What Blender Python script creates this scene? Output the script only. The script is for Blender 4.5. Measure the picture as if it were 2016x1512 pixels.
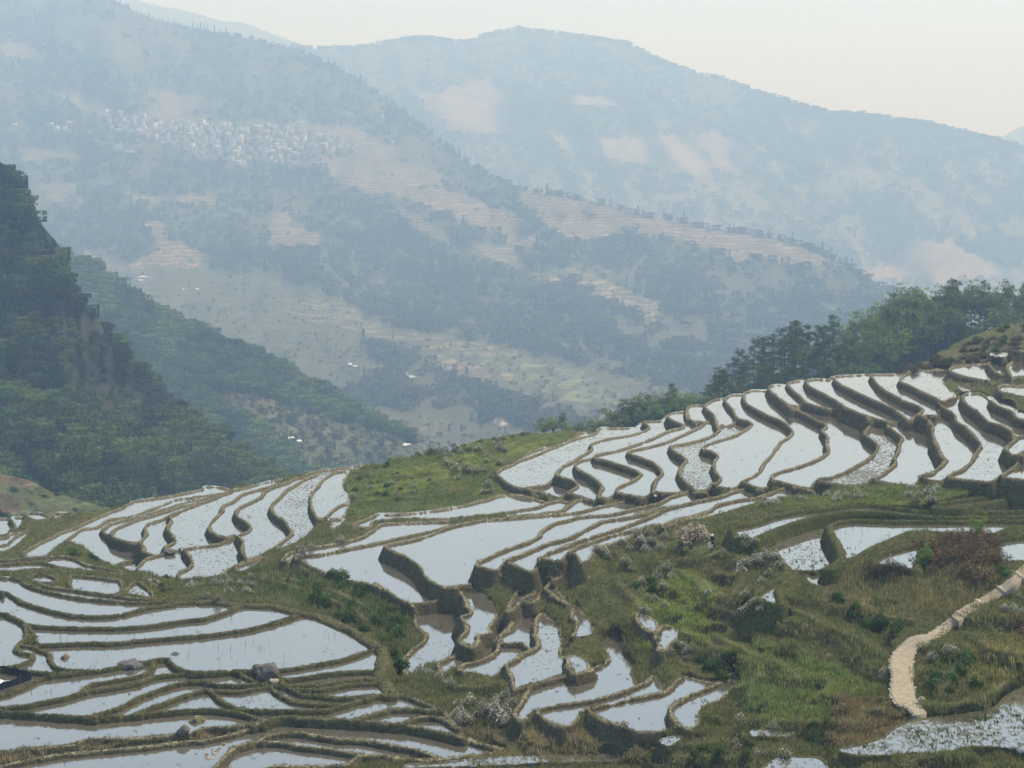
import bpy, bmesh, math, random
import numpy as np
from math import radians, pi
for _o in list(bpy.data.objects): bpy.data.objects.remove(_o)
random.seed(7); RNG = np.random.default_rng(7)
SC = bpy.context.scene
COL = SC.collection

# ---------------------------------------------------------------- camera, sky, sun, exposure
cd = bpy.data.cameras.new('camera'); cam = bpy.data.objects.new('camera', cd); COL.objects.link(cam); SC.camera = cam
cd.sensor_width = 36.0; cd.lens = 36.0 * 3000.0 / 2016.0; cd.shift_y = -(756.0 - 330.0) / 2016.0
cd.clip_start = 1.0; cd.clip_end = 60000.0
cam.location = (0, 0, 0); cam.rotation_euler = (pi / 2, 0, 0)
SUN_EL, SUN_AZ = radians(56), radians(52)          # azimuth measured clockwise from straight ahead (+y): high, ahead and to the right
world = bpy.data.worlds.new('World'); SC.world = world; world.use_nodes = True
wn = world.node_tree; bg = wn.nodes['Background']
sky = wn.nodes.new('ShaderNodeTexSky'); sky.sky_type = 'NISHITA'; sky.sun_disc = False
sky.sun_elevation = SUN_EL; sky.sun_rotation = SUN_AZ; sky.altitude = 6000.0; sky.air_density = 1.0; sky.dust_density = 0.3; sky.ozone_density = 4.0
hs = wn.nodes.new('ShaderNodeHueSaturation'); hs.inputs['Saturation'].default_value = .3      # milky, hazed-over sky
wn.links.new(sky.outputs[0], hs.inputs['Color']); tint = wn.nodes.new('ShaderNodeMix'); tint.data_type = 'RGBA'; tint.blend_type = 'MULTIPLY'; tint.inputs[0].default_value = 1.0; tint.inputs[7].default_value = (.64, .89, 1.17, 1)
wn.links.new(hs.outputs[0], tint.inputs[6]); wn.links.new(tint.outputs[2], bg.inputs[0]); bg.inputs[1].default_value = 0.06
sd = bpy.data.lights.new('sun', 'SUN'); sd.energy = 1.5; sd.angle = radians(14); sd.color = (1.0, 0.95, 0.87)
sun = bpy.data.objects.new('sun', sd); COL.objects.link(sun); sun.location = (60, 80, 200)
from mathutils import Vector
_d = Vector((math.sin(SUN_AZ) * math.cos(SUN_EL), math.cos(SUN_AZ) * math.cos(SUN_EL), math.sin(SUN_EL)))
sun.rotation_euler = _d.to_track_quat('Z', 'Y').to_euler()
SC.view_settings.view_transform = 'Standard'; SC.view_settings.look = 'None'; SC.view_settings.gamma = 1.0
SC.view_settings.use_curve_mapping = False; SC.view_settings.exposure = 2.06
SC.render.engine = 'CYCLES'
cy = SC.cycles; cy.use_denoising = True; cy.max_bounces = 6; cy.diffuse_bounces = 2; cy.glossy_bounces = 3; cy.transparent_max_bounces = 6
cy.volume_bounces = 1; cy.caustics_reflective = False; cy.caustics_refractive = False; cy.use_adaptive_sampling = True; cy.adaptive_threshold = 0.02
# ---------------------------------------------------------------- material helpers
class NT:
    """tiny node-tree writer"""
    def __init__(s, name, disp=False):
        s.m = bpy.data.materials.new(name); s.m.use_nodes = True; s.t = s.m.node_tree
        s.b = s.t.nodes['Principled BSDF']; s.out = s.t.nodes['Material Output']
    def n(s, typ, props=None, **ins):
        nd = s.t.nodes.new(typ)
        for k, v in (props or {}).items(): setattr(nd, k, v)
        for k, v in ins.items(): s.set(nd, k, v)
        return nd
    def set(s, nd, k, v):
        key = int(k[1:]) if k[0] == '_' and k[1:].isdigit() else k.replace('_', ' ')
        sock = nd.inputs[key]
        if isinstance(v, bpy.types.NodeSocket): s.t.links.new(v, sock)
        elif isinstance(v, bpy.types.Node): s.t.links.new(v.outputs[0], sock)
        else: sock.default_value = v
    def bs(s, **k):
        for a, v in k.items(): s.set(s.b, a, v)
        return s.m
    def pos(s): return s.n('ShaderNodeNewGeometry').outputs['Position']
    def obj(s): return s.n('ShaderNodeTexCoord').outputs['Object']
    def noise(s, vec, scale, detail=4, rough=.55, out=0): return s.n('ShaderNodeTexNoise', Vector=vec, Scale=scale, Detail=detail, Roughness=rough).outputs[out]
    def ramp(s, fac, stops, interp='LINEAR'):
        r = s.n('ShaderNodeValToRGB', Fac=fac); cr = r.color_ramp; cr.interpolation = interp
        while len(cr.elements) < len(stops): cr.elements.new(.5)
        for e, (p, c) in zip(cr.elements, stops):
            e.position = p; e.color = (c, c, c, 1) if np.isscalar(c) else (*c, 1)
        return r.outputs[0]
    def mix(s, f, a, b, bt='MIX'):
        r = s.n('ShaderNodeMix', dict(data_type='RGBA', blend_type=bt)); s.set(r, '_0', f)
        for i, x in ((6, a), (7, b)):
            if not isinstance(x, bpy.types.NodeSocket): x = (*x, 1) if len(x) == 3 else x
            s.set(r, f'_{i}', x)
        return r.outputs[2]
    def math(s, op, a, b=0.0, clamp=False):
        r = s.n('ShaderNodeMath', dict(operation=op, use_clamp=clamp)); s.set(r, '_0', a); s.set(r, '_1', b); return r.outputs[0]
    def attr(s, name, out=0): return s.n('ShaderNodeAttribute', dict(attribute_name=name)).outputs[out]
    def bump(s, h, strength=.5, dist=.1): return s.n('ShaderNodeBump', Height=h, Strength=strength, Distance=dist).outputs[0]

def simple(name, col, rough=.85, var=.25, scale=3.0, coord='pos', spec=.2, bump=0.0, bdist=.02):
    k = NT(name); v = k.pos() if coord == 'pos' else k.obj()
    f = k.noise(v, scale, 5)
    c2 = tuple(min(1, c * (1 + var)) for c in col); c1 = tuple(c * (1 - var) for c in col)
    k.bs(Base_Color=k.ramp(f, [(.3, c1), (.7, c2)]), Roughness=rough, Specular_IOR_Level=spec)
    if bump: k.bs(Normal=k.bump(f, bump, bdist))
    return k.m

# ---------------------------------------------------------------- object helpers
def link(o, parent=None):
    COL.objects.link(o)
    if parent is not None: o.parent = parent
    return o
def tag(o, label=None, cat=None, group=None, kind=None):
    for k, v in (('label', label), ('category', cat), ('group', group), ('kind', kind)):
        if v: o[k] = v
    return o
def empty(name, loc=(0, 0, 0), rz=0.0, scale=1.0):
    o = bpy.data.objects.new(name, None); o.location = loc; o.rotation_euler = (0, 0, rz)
    o.scale = (scale,) * 3 if np.isscalar(scale) else scale; o.empty_display_size = .2
    return link(o)
def mesh_np(name, V, Q, mat, smooth=False, mats=None, midx=None):
    """V (n,3), Q (m,3 or 4) -> mesh"""
    V = np.asarray(V, np.float32); Q = np.asarray(Q, np.int32); k = Q.shape[1]
    me = bpy.data.meshes.new(name); me.vertices.add(len(V)); me.vertices.foreach_set('co', V.ravel())
    me.loops.add(Q.size); me.loops.foreach_set('vertex_index', Q.ravel())
    me.polygons.add(len(Q)); me.polygons.foreach_set('loop_start', np.arange(0, Q.size, k, dtype=np.int32))
    if smooth: me.polygons.foreach_set('use_smooth', np.ones(len(Q), bool))
    for m in (mats or [mat]): me.materials.append(m)
    if midx is not None: me.polygons.foreach_set('material_index', np.asarray(midx, np.int32))
    me.update(calc_edges=True)
    return me
def mesh_obj(name, V, Q, mat, parent=None, smooth=False, **k):
    return link(bpy.data.objects.new(name, mesh_np(name, V, Q, mat, smooth, **k)), parent)
def sub_mesh(V, Q):
    """keep only the vertices used by Q"""
    u, inv = np.unique(Q.ravel(), return_inverse=True)
    return V[u], inv.reshape(Q.shape), u
def vcol(me, name, C, dom='POINT'):
    a = me.color_attributes.new(name, 'FLOAT_COLOR', dom)
    C = np.asarray(C, np.float32)
    if C.shape[1] == 3: C = np.hstack([C, np.ones((len(C), 1), np.float32)])
    a.data.foreach_set('color', C.ravel())
def bm_obj(name, bm, mat, parent=None, smooth=False):
    me = bpy.data.meshes.new(name); bm.to_mesh(me); bm.free(); me.materials.append(mat)
    if smooth: me.polygons.foreach_set('use_smooth', np.ones(len(me.polygons), bool))
    return link(bpy.data.objects.new(name, me), parent)
def copy_tree(o, parent=None):
    c = o.copy(); link(c, parent)
    for ch in [x for x in o.children]: copy_tree(ch, c)
    return c
# ---------------------------------------------------------------- numeric helpers
F_PX, U0, V0 = 3000.0, 1008.0, 330.0          # lens in photo pixels, principal column, eye-level row

def pix(u, v, y):
    """photo pixel + distance along the view -> world point (viewpoint at the origin, y forward)"""
    return ((u - U0) * y / F_PX, y, (V0 - v) * y / F_PX)

def catmull(pts, step=1.5):
    p = np.array(pts, float)
    if len(p) < 3:
        n = max(2, int(np.hypot(*(p[-1] - p[0])) / step)); t = np.linspace(0, 1, n)[:, None]
        return p[0] * (1 - t) + p[-1] * t
    q = np.vstack([2 * p[0] - p[1], p, 2 * p[-1] - p[-2]])
    if np.allclose(p[0], p[-1]):
        q[0] = p[-2]; q[-1] = p[1]
    out = []
    for i in range(1, len(q) - 2):
        a, b, c, d = q[i - 1], q[i], q[i + 1], q[i + 2]
        n = max(2, int(np.hypot(*(c - b)) / step)); t = (np.arange(n) / n)[:, None]
        m1, m2 = (c - a) * .42, (d - b) * .42
        out.append((2 * t**3 - 3 * t**2 + 1) * b + (t**3 - 2 * t**2 + t) * m1 + (-2 * t**3 + 3 * t**2) * c + (t**3 - t**2) * m2)
    out.append(p[-1][None])
    return np.vstack(out)

def _hash(ix, iy, s):
    h = (ix.astype(np.int64) * 374761393 + iy.astype(np.int64) * 668265263 + s * 982451653) & 0x7fffffff
    h = ((h ^ (h >> 13)) * 1274126177) & 0x7fffffff
    return ((h ^ (h >> 16)) & 0xffff) / 65535.0

def vnoise(x, y, s=0):
    x = np.asarray(x, float); y = np.asarray(y, float)
    ix, iy = np.floor(x), np.floor(y); fx, fy = x - ix, y - iy
    fx = fx * fx * (3 - 2 * fx); fy = fy * fy * (3 - 2 * fy)
    a, b, c, d = _hash(ix, iy, s), _hash(ix + 1, iy, s), _hash(ix, iy + 1, s), _hash(ix + 1, iy + 1, s)
    return (a * (1 - fx) + b * fx) * (1 - fy) + (c * (1 - fx) + d * fx) * fy

def fbm(x, y, s=0, o=3):
    r = 0; a = .5
    for k in range(o):
        r = r + a * vnoise(np.asarray(x) * 2**k, np.asarray(y) * 2**k, s + k); a *= .5
    return r / (1 - .5**o)

def inpoly(px, py, poly):
    px = np.asarray(px, float); py = np.asarray(py, float); r = np.zeros(px.shape, bool)
    P = np.array(poly, float); Q = np.roll(P, -1, 0)
    for (x1, y1), (x2, y2) in zip(P, Q):
        if y1 == y2: continue
        c = (y1 > py) != (y2 > py)
        r ^= c & (px < (x2 - x1) * (py - y1) / (y2 - y1) + x1)
    return r
# ---------------------------------------------------------------- traced terrace plan
# Crest lines of the paddy bunds as read off the photograph (crop letter + crop coordinates, 5.04 per photo pixel).
# b = earth bund, w = wide trodden bund, e = plain water edge without a bund
CROPS = dict(A=(0, 900), B=(350, 880), C=(0, 1130), D=(400, 1130), E=(0, 1212), F=(400, 1212), G=(560, 900), H=(900, 880),
             I=(750, 1130), J=(1050, 1130), K=(800, 1212), L=(1200, 1212), M=(1616, 1212), N=(950, 740), O=(1300, 700),
             P=(1616, 680), Q=(1250, 940), R=(1616, 940))
LINES = """
b N 1510,515 1300,513 1155,513 1140,550 1060,585 900,625 830,660 700,705 560,765 460,805 350,840 290,880 190,915 145,965 190,1010 260,1065 340,1100 430,1115 560,1140 680,1180 770,1205
b N 1770,445 1605,448 1655,512 1500,575 1250,618 1080,668 1090,715 1030,760 960,800 870,860 800,893 745,950 740,980 880,1025 945,1080 900,1120 840,1150 770,1205
b N 840,1150 950,1180 1050,1215 1110,1232
b N 430,1105 560,1085 640,1070 742,985
b N 905,630 950,575 1000,553 1085,556 1125,565
b N 400,800 450,765 560,720 700,690 800,665
b N 1090,812 960,840 925,880 950,920 1060,975 1130,1030 1190,1090 1165,1150 1150,1210 1110,1232
b N 1165,1200 1240,1205 1290,1190
b N 2016,355 1920,358 1840,385 1880,430 2005,485 1960,515 1840,545 1700,610 1530,675 1340,735 1150,775 1105,805 1200,825 1330,865 1450,905 1550,945 1570,970 1530,1010 1440,1060 1345,1100 1330,1150 1280,1195
b N 1330,1150 1450,1175 1560,1190 1650,1190
b N 2016,570 1940,600 1870,635 1740,675 1600,710 1480,735 1445,760 1560,800 1690,850 1760,910 1780,970 1720,1030 1700,1090 1690,1140 1640,1185
b N 1690,1140 1780,1150 1860,1155 1960,1150
b O 445,490 310,490 265,520 275,585 320,640 440,655 400,700 330,735 252,768
b O 252,557 262,600 275,620
b O 440,653 545,650
b O 640,420 540,435 460,475 450,510 530,580 560,680 580,740 490,800 400,830 250,870 110,890 130,935 210,985 260,1030 215,1090 195,1170 250,1250 340,1320
b O 440,490 452,500
b O 196,1345 270,1340 340,1320
b O 340,1320 420,1332 480,1320
b O 820,385 720,385 660,410 650,450 720,530 760,610 860,640 915,670 860,720 760,780 640,820 540,850 460,880 420,920 500,940 570,990 540,1040 530,1100 560,1160 600,1215 560,1260 500,1275 470,1320
b O 640,420 655,425
b O 575,685 700,685 750,640
b O 500,1275 600,1300 720,1315 770,1300
b O 1040,345 900,345 840,365 830,410 860,470 960,530 1100,600 1200,640 1280,700 1315,750 1280,800 1200,850 1140,930 1090,1000 1030,1060 990,1140 920,1190 830,1235 790,1270 760,1310
b O 820,385 838,390
b O 820,1250 920,1290 1010,1310 1060,1310
b O 1230,290 1120,290 1080,310 1100,350 1160,400 1240,460 1290,510 1430,570 1560,640 1640,670 1650,700 1610,740 1660,800 1650,870 1670,940 1620,990 1500,1050 1330,1110 1180,1150 1110,1190 1110,1230 1060,1310
b O 1040,345 1095,345
b O 1230,455 1300,487 1400,490 1450,470
b O 1130,1230 1280,1270 1400,1300 1520,1312
b O 1455,245 1340,250 1265,275 1320,340 1400,405 1440,455 1550,495 1640,515 1740,525 1800,520 1850,512
b O 1230,290 1270,290
b O 1650,235 1540,230 1460,245 1460,280 1540,330 1660,390 1760,450 1850,510 1930,545 2016,580
b P 423,681 560,722 690,750
b P 455,690 490,790 430,860 480,910 565,985 540,1060 460,1130 300,1220 200,1270 80,1310 0,1318 -50,1350 -90,1405
b P -40,1340 100,1360 300,1385 420,1370 520,1325
b P 690,748 665,790 740,850 810,910 785,970 765,1050 730,1110 740,1165 660,1235 590,1290 510,1325
b P 540,1330 700,1365 850,1385 920,1405
b P 690,750 760,754 880,750
b P 880,750 930,700 1000,690 1080,745 1110,800 1110,870 1140,960 1165,1010 1200,1090 1240,1130 1180,1200 1100,1265 1010,1290 920,1405
b P 1000,690 1080,690 1140,690
e P 1140,690 1170,630 1200,590
b P 1015,1295 1070,1330 1200,1340 1260,1308
b P 1215,552 1150,558 1220,605 1325,680 1345,745 1440,810 1530,900 1590,985 1550,1050 1500,1140 1400,1230 1320,1260 1260,1305
b P 1150,555 1215,550 1300,520 1400,500
b P 1265,1308 1450,1330 1690,1350 1790,1290
b P 1570,465 1430,478 1410,520 1450,580 1560,655 1610,705 1660,750 1780,785 1895,850 1935,925 2016,895 2700,860
b P 1925,935 1850,1000 1840,1035 1930,1085 2000,1060 2060,1045 2700,1040
b P 1995,1065 1985,1130 1900,1215 1790,1290
b P 1790,1290 1860,1310 2016,1325 2700,1330
b P 1565,465 1640,500 1720,570 1820,620 1900,650 2016,730 2700,760
e P 1600,482 1680,510 1740,550 1850,598 1920,625 2016,675 2700,690
b P 2700,500 2016,500 1900,475 1790,455 1762,420 1800,392 1900,390 2016,395 2700,395
b P 1640,175 1480,185 1330,205 1280,230 1300,255 1400,290 1520,320 1620,335 1720,330 1755,275
e P 1285,235 1235,290 1195,335 1220,390 1280,450 1325,490 1300,520 1215,550
b P 75,340 130,305 300,292 480,285 700,283 850,278 880,258 1000,245 1150,232 1285,228
b P 130,305 150,340 200,380 300,430 470,510 600,565 720,620 800,680 860,730 882,752
b P 490,283 520,320 570,385 640,440 760,505 870,560 980,600 1015,635 960,685 1000,690
b P 960,685 930,700
b P 880,258 820,300 785,350 870,385 990,445 1120,505 1215,553
b P 2030,85 1930,100 1800,130 1660,170 1690,200 1740,260 1830,300 1900,312 1900,290
b P 2700,85 2030,90 1930,120 1895,160 1850,205 1890,290 1960,300 2700,300
e P 1375,395 1450,400 1525,430 1480,455 1400,440 1375,395
e P 1580,380 1630,385 1665,425 1580,435 1580,380
e P 1680,85 1750,70 1840,80 1830,105 1740,105 1680,85
b P 2700,45 2016,48 1880,55 1900,72 2016,76 2700,78
b G 870,640 840,690 700,680 680,665 720,645 860,590 920,560 1100,560 1400,535 1700,490 1850,455 2016,412
b G 870,640 940,625 1030,618 1070,608 1400,608 1700,600 1900,585 2016,572
b H 302,516 400,480 480,470 600,470 700,490 800,520 900,548
b H 302,673 450,650 650,615 800,590 900,550 1010,525 1060,500
b G -20,1040 0,985 60,940 200,905 440,870 640,825 780,780 880,720 950,665 1060,650 1400,635 1650,632 1720,628
b G 90,985 130,970 350,960 640,900 900,850 1120,800 1400,740 1600,690 1720,630
b G -20,1040 40,1030 90,985
b H 500,690 700,665 900,645 1030,625 1100,570 1140,555 1060,535 1010,525
b H 1040,628 1110,580 1200,520 1280,515 1380,540 1440,562 1440,580
b G 2016,610 1800,650 1600,700 1400,780 1200,830 1040,860 1005,885 1080,930 1200,980 1290,1040 1350,1090 1400,1180 1480,1240 1590,1290
b H 302,711 500,700 800,675 1000,660 1200,640 1440,580 1600,550 1750,520 1870,490 1960,482
b G 1590,1290 1720,1275 1840,1262
e H 0,1370 120,1355 160,1260 192,1165
b H 2016,550 1800,600 1540,660 1350,675 1200,688 1100,720 970,750 880,800 830,840 800,890 700,940 550,990 420,1040 340,1080 250,1120 190,1163 280,1200 380,1217 430,1190 480,1130
b H 2016,620 1900,650 1700,690 1440,730 1400,750 1280,810 1150,880 1040,920 920,945 800,995 650,1060 520,1110 480,1130 560,1160 660,1210 740,1230 775,1215
b H 2016,640 1900,690 1700,770 1500,840 1300,900 1150,950 1000,1010 870,1060 820,1085 805,1130 790,1190 775,1215
b H 2016,762 1900,780 1700,830 1500,880 1350,930 1200,980 1140,1020 1112,1040 1180,1060 1210,1110 1230,1150
b H 830,1100 900,1110 1030,1120 1060,1090 1112,1040
b H 810,1130 850,1180 940,1210 962,1240 930,1305
b H 930,1310 980,1290 1080,1270
e H 1080,1270 1100,1220 1040,1150 1030,1120
e H 1230,1150 1290,1110 1360,1020 1400,990
b H 1400,992 1480,970 1600,935 1740,870 1800,830 1835,800
b Q 0,300 130,280 250,245 340,195 450,160 570,133 690,142 790,160 870,172
b Q 0,360 150,330 280,300 400,280
b Q 0,445 100,400 200,350 300,310 450,270 600,235 740,205 860,180 960,140 1100,110 1200,110 1350,142
b Q 0,515 150,480 300,455 400,420 550,380 680,340 760,310 810,270 900,245 1040,215 1200,195 1330,155 1450,110 1560,90 1700,115 1860,140 1960,165
e Q 262,468 275,492 380,462 480,422 640,395 730,370 880,345 1000,310 1160,260 1400,220 1640,190 1800,180 1960,165
b I 0,125 100,190 200,250 290,290 330,320 350,390 340,480 380,540 450,590 430,660 350,720 270,790 220,850 220,920 260,980 290,1020
b G 90,985 200,1040 330,1110 500,1175 680,1225 830,1250 930,1290 950,1300
b I 0,125 -60,85
b I 295,290 400,285 560,260 640,190 640,130
e I 290,1020 400,960 500,880 570,885
b I 640,130 720,130 790,175 840,250 860,320 895,365 860,400 795,425 845,490 850,560 800,610 775,650 830,690 890,712
e I 880,95 905,140 940,180 1030,215 1100,290 1140,400 1100,470 1060,540 1090,578
b I 630,1000 590,940 570,885 620,855 720,805 830,752 920,705 972,650 955,612 1080,580 1190,528 1250,500
e I 630,1000 700,950 775,935
e I 1250,500 1290,500
b I 785,945 780,925 830,890 920,875 1020,845 1100,805 1160,750 1165,700 1150,680 1190,640 1180,615 1240,560 1290,500 1330,440 1440,400
e I 785,945 850,965 950,985 1060,1010 1140,1000 1240,905
b I 1160,680 1250,685 1400,685 1440,720 1500,748
e I 1440,400 1500,430 1530,460
b I 1640,370 1570,410 1540,460 1530,560 1530,600 1560,660 1560,710 1500,750 1400,790 1350,840 1280,880 1240,905 1270,960 1300,1030 1310,1100 1320,1150
e I 1640,370 1630,420 1700,460 1760,510 1770,600 1800,660 1770,750 1775,820 1830,830
b I 1320,1150 1420,1110 1550,1075 1700,1030 1840,990 1900,970
b J 385,965 345,900 335,840 318,828
e J 318,828 350,812 420,810 520,850 545,910 540,945
b J -190,1150 0,1105 150,1060 300,1020 450,985 600,930 700,890 740,830 720,780 690,720 670,670
e J 670,670 740,635 840,640 900,720 890,790 1000,910 970,980 1010,1070 1030,1110
b I 1900,985 1640,1062 1500,1120 1440,1190 1390,1280 1340,1340 1330,1400 1380,1455
e K 1120,1035 1190,1010 1240,960 1280,930
b J 1190,1000 1130,1060 1000,1120 850,1180 600,1250 400,1280 200,1310 80,1340 40,1370 90,1420 200,1480 280,1510
e J 1190,1000 1240,1040 1300,1100 1290,1165
e K 1450,1052 1550,1090 1620,1080 1700,1010 1740,950
b J 1480,1030 1420,1060 1380,1110 1280,1170 1100,1210 950,1240 800,1280 650,1310 530,1340 490,1370
b K 1740,950 1800,930 1850,970 1950,1030 2016,1055
b L 0,1050 150,1105 280,1150 400,1157 520,1152 640,1150 780,1125
e L 700,605 760,600 900,640 1050,662 1090,655
b L 1240,560 1170,600 1060,680 900,750 750,810 650,870 600,930 640,1020 700,1090 780,1125
e L 1240,560 1235,690 1200,730 1100,820 950,890 880,980 870,1070 780,1125
b J 1040,370 1020,430 1080,520 1180,572
e J 1180,572 1225,540 1210,470 1130,410 1040,370
b J 1350,510 1290,510 1230,560 1210,620 1250,700 1250,760
e J 1350,510 1440,570 1380,660 1300,750 1250,760
b J 130,150 230,230 330,290 390,330 380,420 430,480 420,560 390,610
e J 390,325 430,310 460,360 540,440 580,530 560,590 480,610 390,610
b J 325,20 220,50 150,100 112,145 130,150
e J 325,20 270,70 235,110 260,200 330,250 345,300
b I 1530,75 1400,75 1350,110 1340,190 1300,250 1270,310 1260,365 1300,352 1390,262 1420,230 1540,170 1600,120 1530,75
b I 1400,255 1450,225 1560,190 1545,250 1480,285 1400,255
b A 2016,315 1850,350 1650,390 1450,415 1320,435 1230,490 1090,545 900,620 760,690 600,745 520,790 400,840 300,900 220,950 235,1000
b A 235,1003 300,1002 480,985
b A 1920,395 1750,415 1570,485 1400,550 1270,585 1080,615 960,690 820,705 740,760 650,835 780,880 900,950 910,990 1000,1020 1070,1050
e A 650,835 560,900 480,985
b A 2016,408 1900,430 1750,470 1550,535 1400,575 1250,615 1100,655 1050,690 1010,720 1060,760 1115,765
b A 2016,428 1800,482 1650,530 1500,578 1400,602 1300,640 1200,680 1140,710 1110,760 1120,785 1200,815 1290,840 1390,842
b A 2016,440 1850,505 1700,565 1600,615 1480,650 1440,690 1450,760 1410,810 1390,842 1430,890 1420,930 1500,960 1540,975 1450,1000 1400,1050 1360,1100 1420,1140 1520,1180 1620,1200 1760,1215
b A 1764,545 1690,580 1700,630 1660,700 1720,780 1740,830 1690,860 1640,880 1660,930 1640,950 1545,975
b A 1640,950 1720,920 1800,908
b A 1070,1050 1130,1090 1180,1050 1310,1020 1400,985
b A 1165,1055 1210,1090 1250,1120 1365,1135
b A 500,590 400,552 290,545 255,565 310,600 350,620 440,610 500,590
b A 530,590 550,555 680,550 620,590 540,610 530,590
b A 110,600 220,595 232,620 170,720 145,660 110,600
b A -700,610 0,605 90,605 85,650 120,690 90,740 0,770 -700,790
b A -700,840 0,800 100,760 250,720 400,670 560,600 700,560 860,545
b A -700,900 0,870 100,830 160,780 320,698
b A -700,1030 0,1020 240,1005 480,990 650,985 760,1010 850,1060 1000,1090 1120,1115 1200,1130
b A -700,1068 0,1060 200,1045 420,1042 560,1080 700,1105 900,1130 1200,1150 1400,1165
e A 420,1042 480,1015 500,990
b A 1200,1130 1230,1152
b A -700,1140 0,1130 150,1130 300,1110 480,1105 620,1108 710,1107
b A -700,1180 0,1190 130,1195 200,1215 280,1270 400,1310 560,1350 800,1395 1000,1415 1250,1435 1500,1435 1700,1430 1850,1438
b A 270,1180 400,1160 470,1160 570,1210 540,1235 420,1240 370,1240 270,1180
b A 700,1165 900,1180 1050,1200 1180,1215 1195,1240 1210,1280 1180,1345 1100,1365
b A 390,1245 480,1280 700,1310 900,1340 1100,1365 1300,1395 1500,1405 1600,1432
b A 700,1165 690,1250 720,1312
e A 390,1245 370,1300
b A 1320,1240 1400,1250 1500,1340 1500,1390 1380,1370 1240,1340 1320,1240
b A 1480,1210 1560,1220 1590,1270 1520,1260 1480,1210
b C -700,150 0,170 100,200 200,260 300,300 400,330 550,370 700,400 900,415 1100,410 1250,385 1400,345 1600,310 1800,285 2016,273
b C -700,370 0,385 100,410 190,450 240,490 250,560 250,620 190,690 160,740 230,780 310,790 310,840 200,890 60,925 0,938 -700,945
b C 240,490 350,510 600,525 900,530 1200,530 1500,505 1800,460 1950,445 2016,440
b C 270,510 340,600 380,690 600,690 900,680 1100,680 1290,670 1320,660 1500,645 1800,620 2016,603
b C 210,700 290,710 350,730 480,780 500,850 560,920 680,950 850,957 1000,945 1200,910 1300,885 1440,870 1550,845 1660,838 1710,885 1800,945 1900,962 2016,972
b C 380,690 350,730
b C 60,928 200,950 400,970 540,982 650,968
b C -700,1300 0,1195 100,1165 250,1110 350,1060 450,1020 550,992 700,980 850,957
b C -700,1325 0,1322 150,1310 300,1290 500,1250 650,1220 800,1175 1000,1140 1200,1110 1370,1075 1410,1055 1550,1010 1750,988 1900,980 2016,978
b C 790,1172 880,1100 990,1075 1200,1040 1400,1000 1490,950 1515,890 1540,848
b C 900,1405 1050,1360 1180,1320 1230,1300 1350,1230 1500,1170 1700,1100 1850,1072 2016,1065
b C 1330,1392 1500,1320 1650,1270 1800,1210 2016,1150
b C -700,1340 0,1355 200,1370 400,1385 600,1400 800,1410 1000,1420 1200,1405 1400,1390 1600,1370 1800,1350 2016,1340
w D 0,268 180,270 380,295 500,300 700,310 850,340 1000,380 1150,410 1300,470 1450,540 1560,600 1680,680 1760,740 1785,820 1775,900 1755,1000 1800,1070 1850,1130 1860,1190
b D 0,440 100,410 250,360 385,297
b D 0,605 250,570 450,540 650,490 850,430 985,380
b D 0,975 150,962 290,955 400,952 560,960 700,950 900,930 1100,895 1350,850 1550,790 1700,740 1760,740
b D 290,955 360,975 430,1020 520,1070 620,1100
b D 0,1067 100,1090 300,1095 480,1090 570,1085
b D 0,1150 150,1160 350,1165 400,1160 520,1135 660,1120 720,1170 850,1240 950,1270 1100,1290 1240,1290 1320,1310
b D 80,1160 120,1200 180,1250 300,1312 380,1340
b D 0,1340 150,1345 300,1360 450,1400 560,1440 640,1455
b D 700,950 780,1035 1000,1022 1200,990 1450,962 1660,960 1760,965
b D 780,1035 790,1090 850,1100 1000,1102 1250,1082 1420,1060 1560,1042 1700,1040 1775,1040
b D 850,1100 880,1142 1100,1140 1300,1120 1500,1085 1800,1072
b D 620,1100 800,1120 880,1142 960,1187 1100,1200 1350,1225 1450,1222 1560,1212 1700,1192
b D 380,1340 600,1350 900,1350 1200,1345 1320,1315 1450,1280 1600,1230 1720,1198 1860,1190 2016,1205
b D 480,1512 600,1470 700,1430 800,1415 1000,1420 1200,1430 1500,1450 1700,1470 2016,1492
b D 1480,1448 1650,1400 1850,1340 2016,1335
b K 0,791 100,830 200,870 300,920 390,960 420,1020 520,1120
b K 0,922 150,925 300,940 390,960
b K -50,1085 0,1045 100,1012 250,1000 380,1020 450,1080 520,1120
b K 0,1079 200,1125 450,1180 600,1220 750,1270 950,1322 1000,1345
e E 2050,1000 2016,1085 1990,1110
b E -700,1330 0,1345 200,1320 400,1310 600,1290 750,1265 900,1225 1100,1220 1300,1220 1500,1200 1700,1180 1870,1165 2016,1120
b F 0,1115 150,1105 350,1090 500,1070 600,1042
b E -700,1560 0,1490 250,1440 500,1395 750,1360 1000,1340 1300,1310 1500,1290 1700,1262 2016,1240
b F 0,1240 200,1200 400,1140 480,1105
b F 60,1600 110,1512 180,1450 240,1370 300,1310 400,1280 550,1240 620,1205 700,1180 850,1160 1000,1165 1150,1190 1350,1220 1550,1227 1750,1260 2016,1312
b F 560,1245 650,1255 800,1262 1000,1300 1200,1320 1400,1350 1550,1377 1700,1387 1900,1390
b F 1550,1377 1480,1440 1400,1480 1000,1500 850,1490 620,1515 500,1600
b K 0,1312 150,1350 280,1390 300,1425
b K -120,1395 0,1425 300,1425 600,1392 800,1375 1000,1345
e K 0,1470 300,1460 600,1430 900,1405 1200,1395 1400,1365 1600,1385 2016,1365
e K 0,1470 -20,1500 0,1508 500,1495 1000,1475 1300,1450 2016,1440
e L 0,1365 200,1335 480,1318 550,1380 400,1415 0,1440
e L 510,1230 600,1205 720,1195 690,1240 600,1280 540,1275 510,1230
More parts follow.
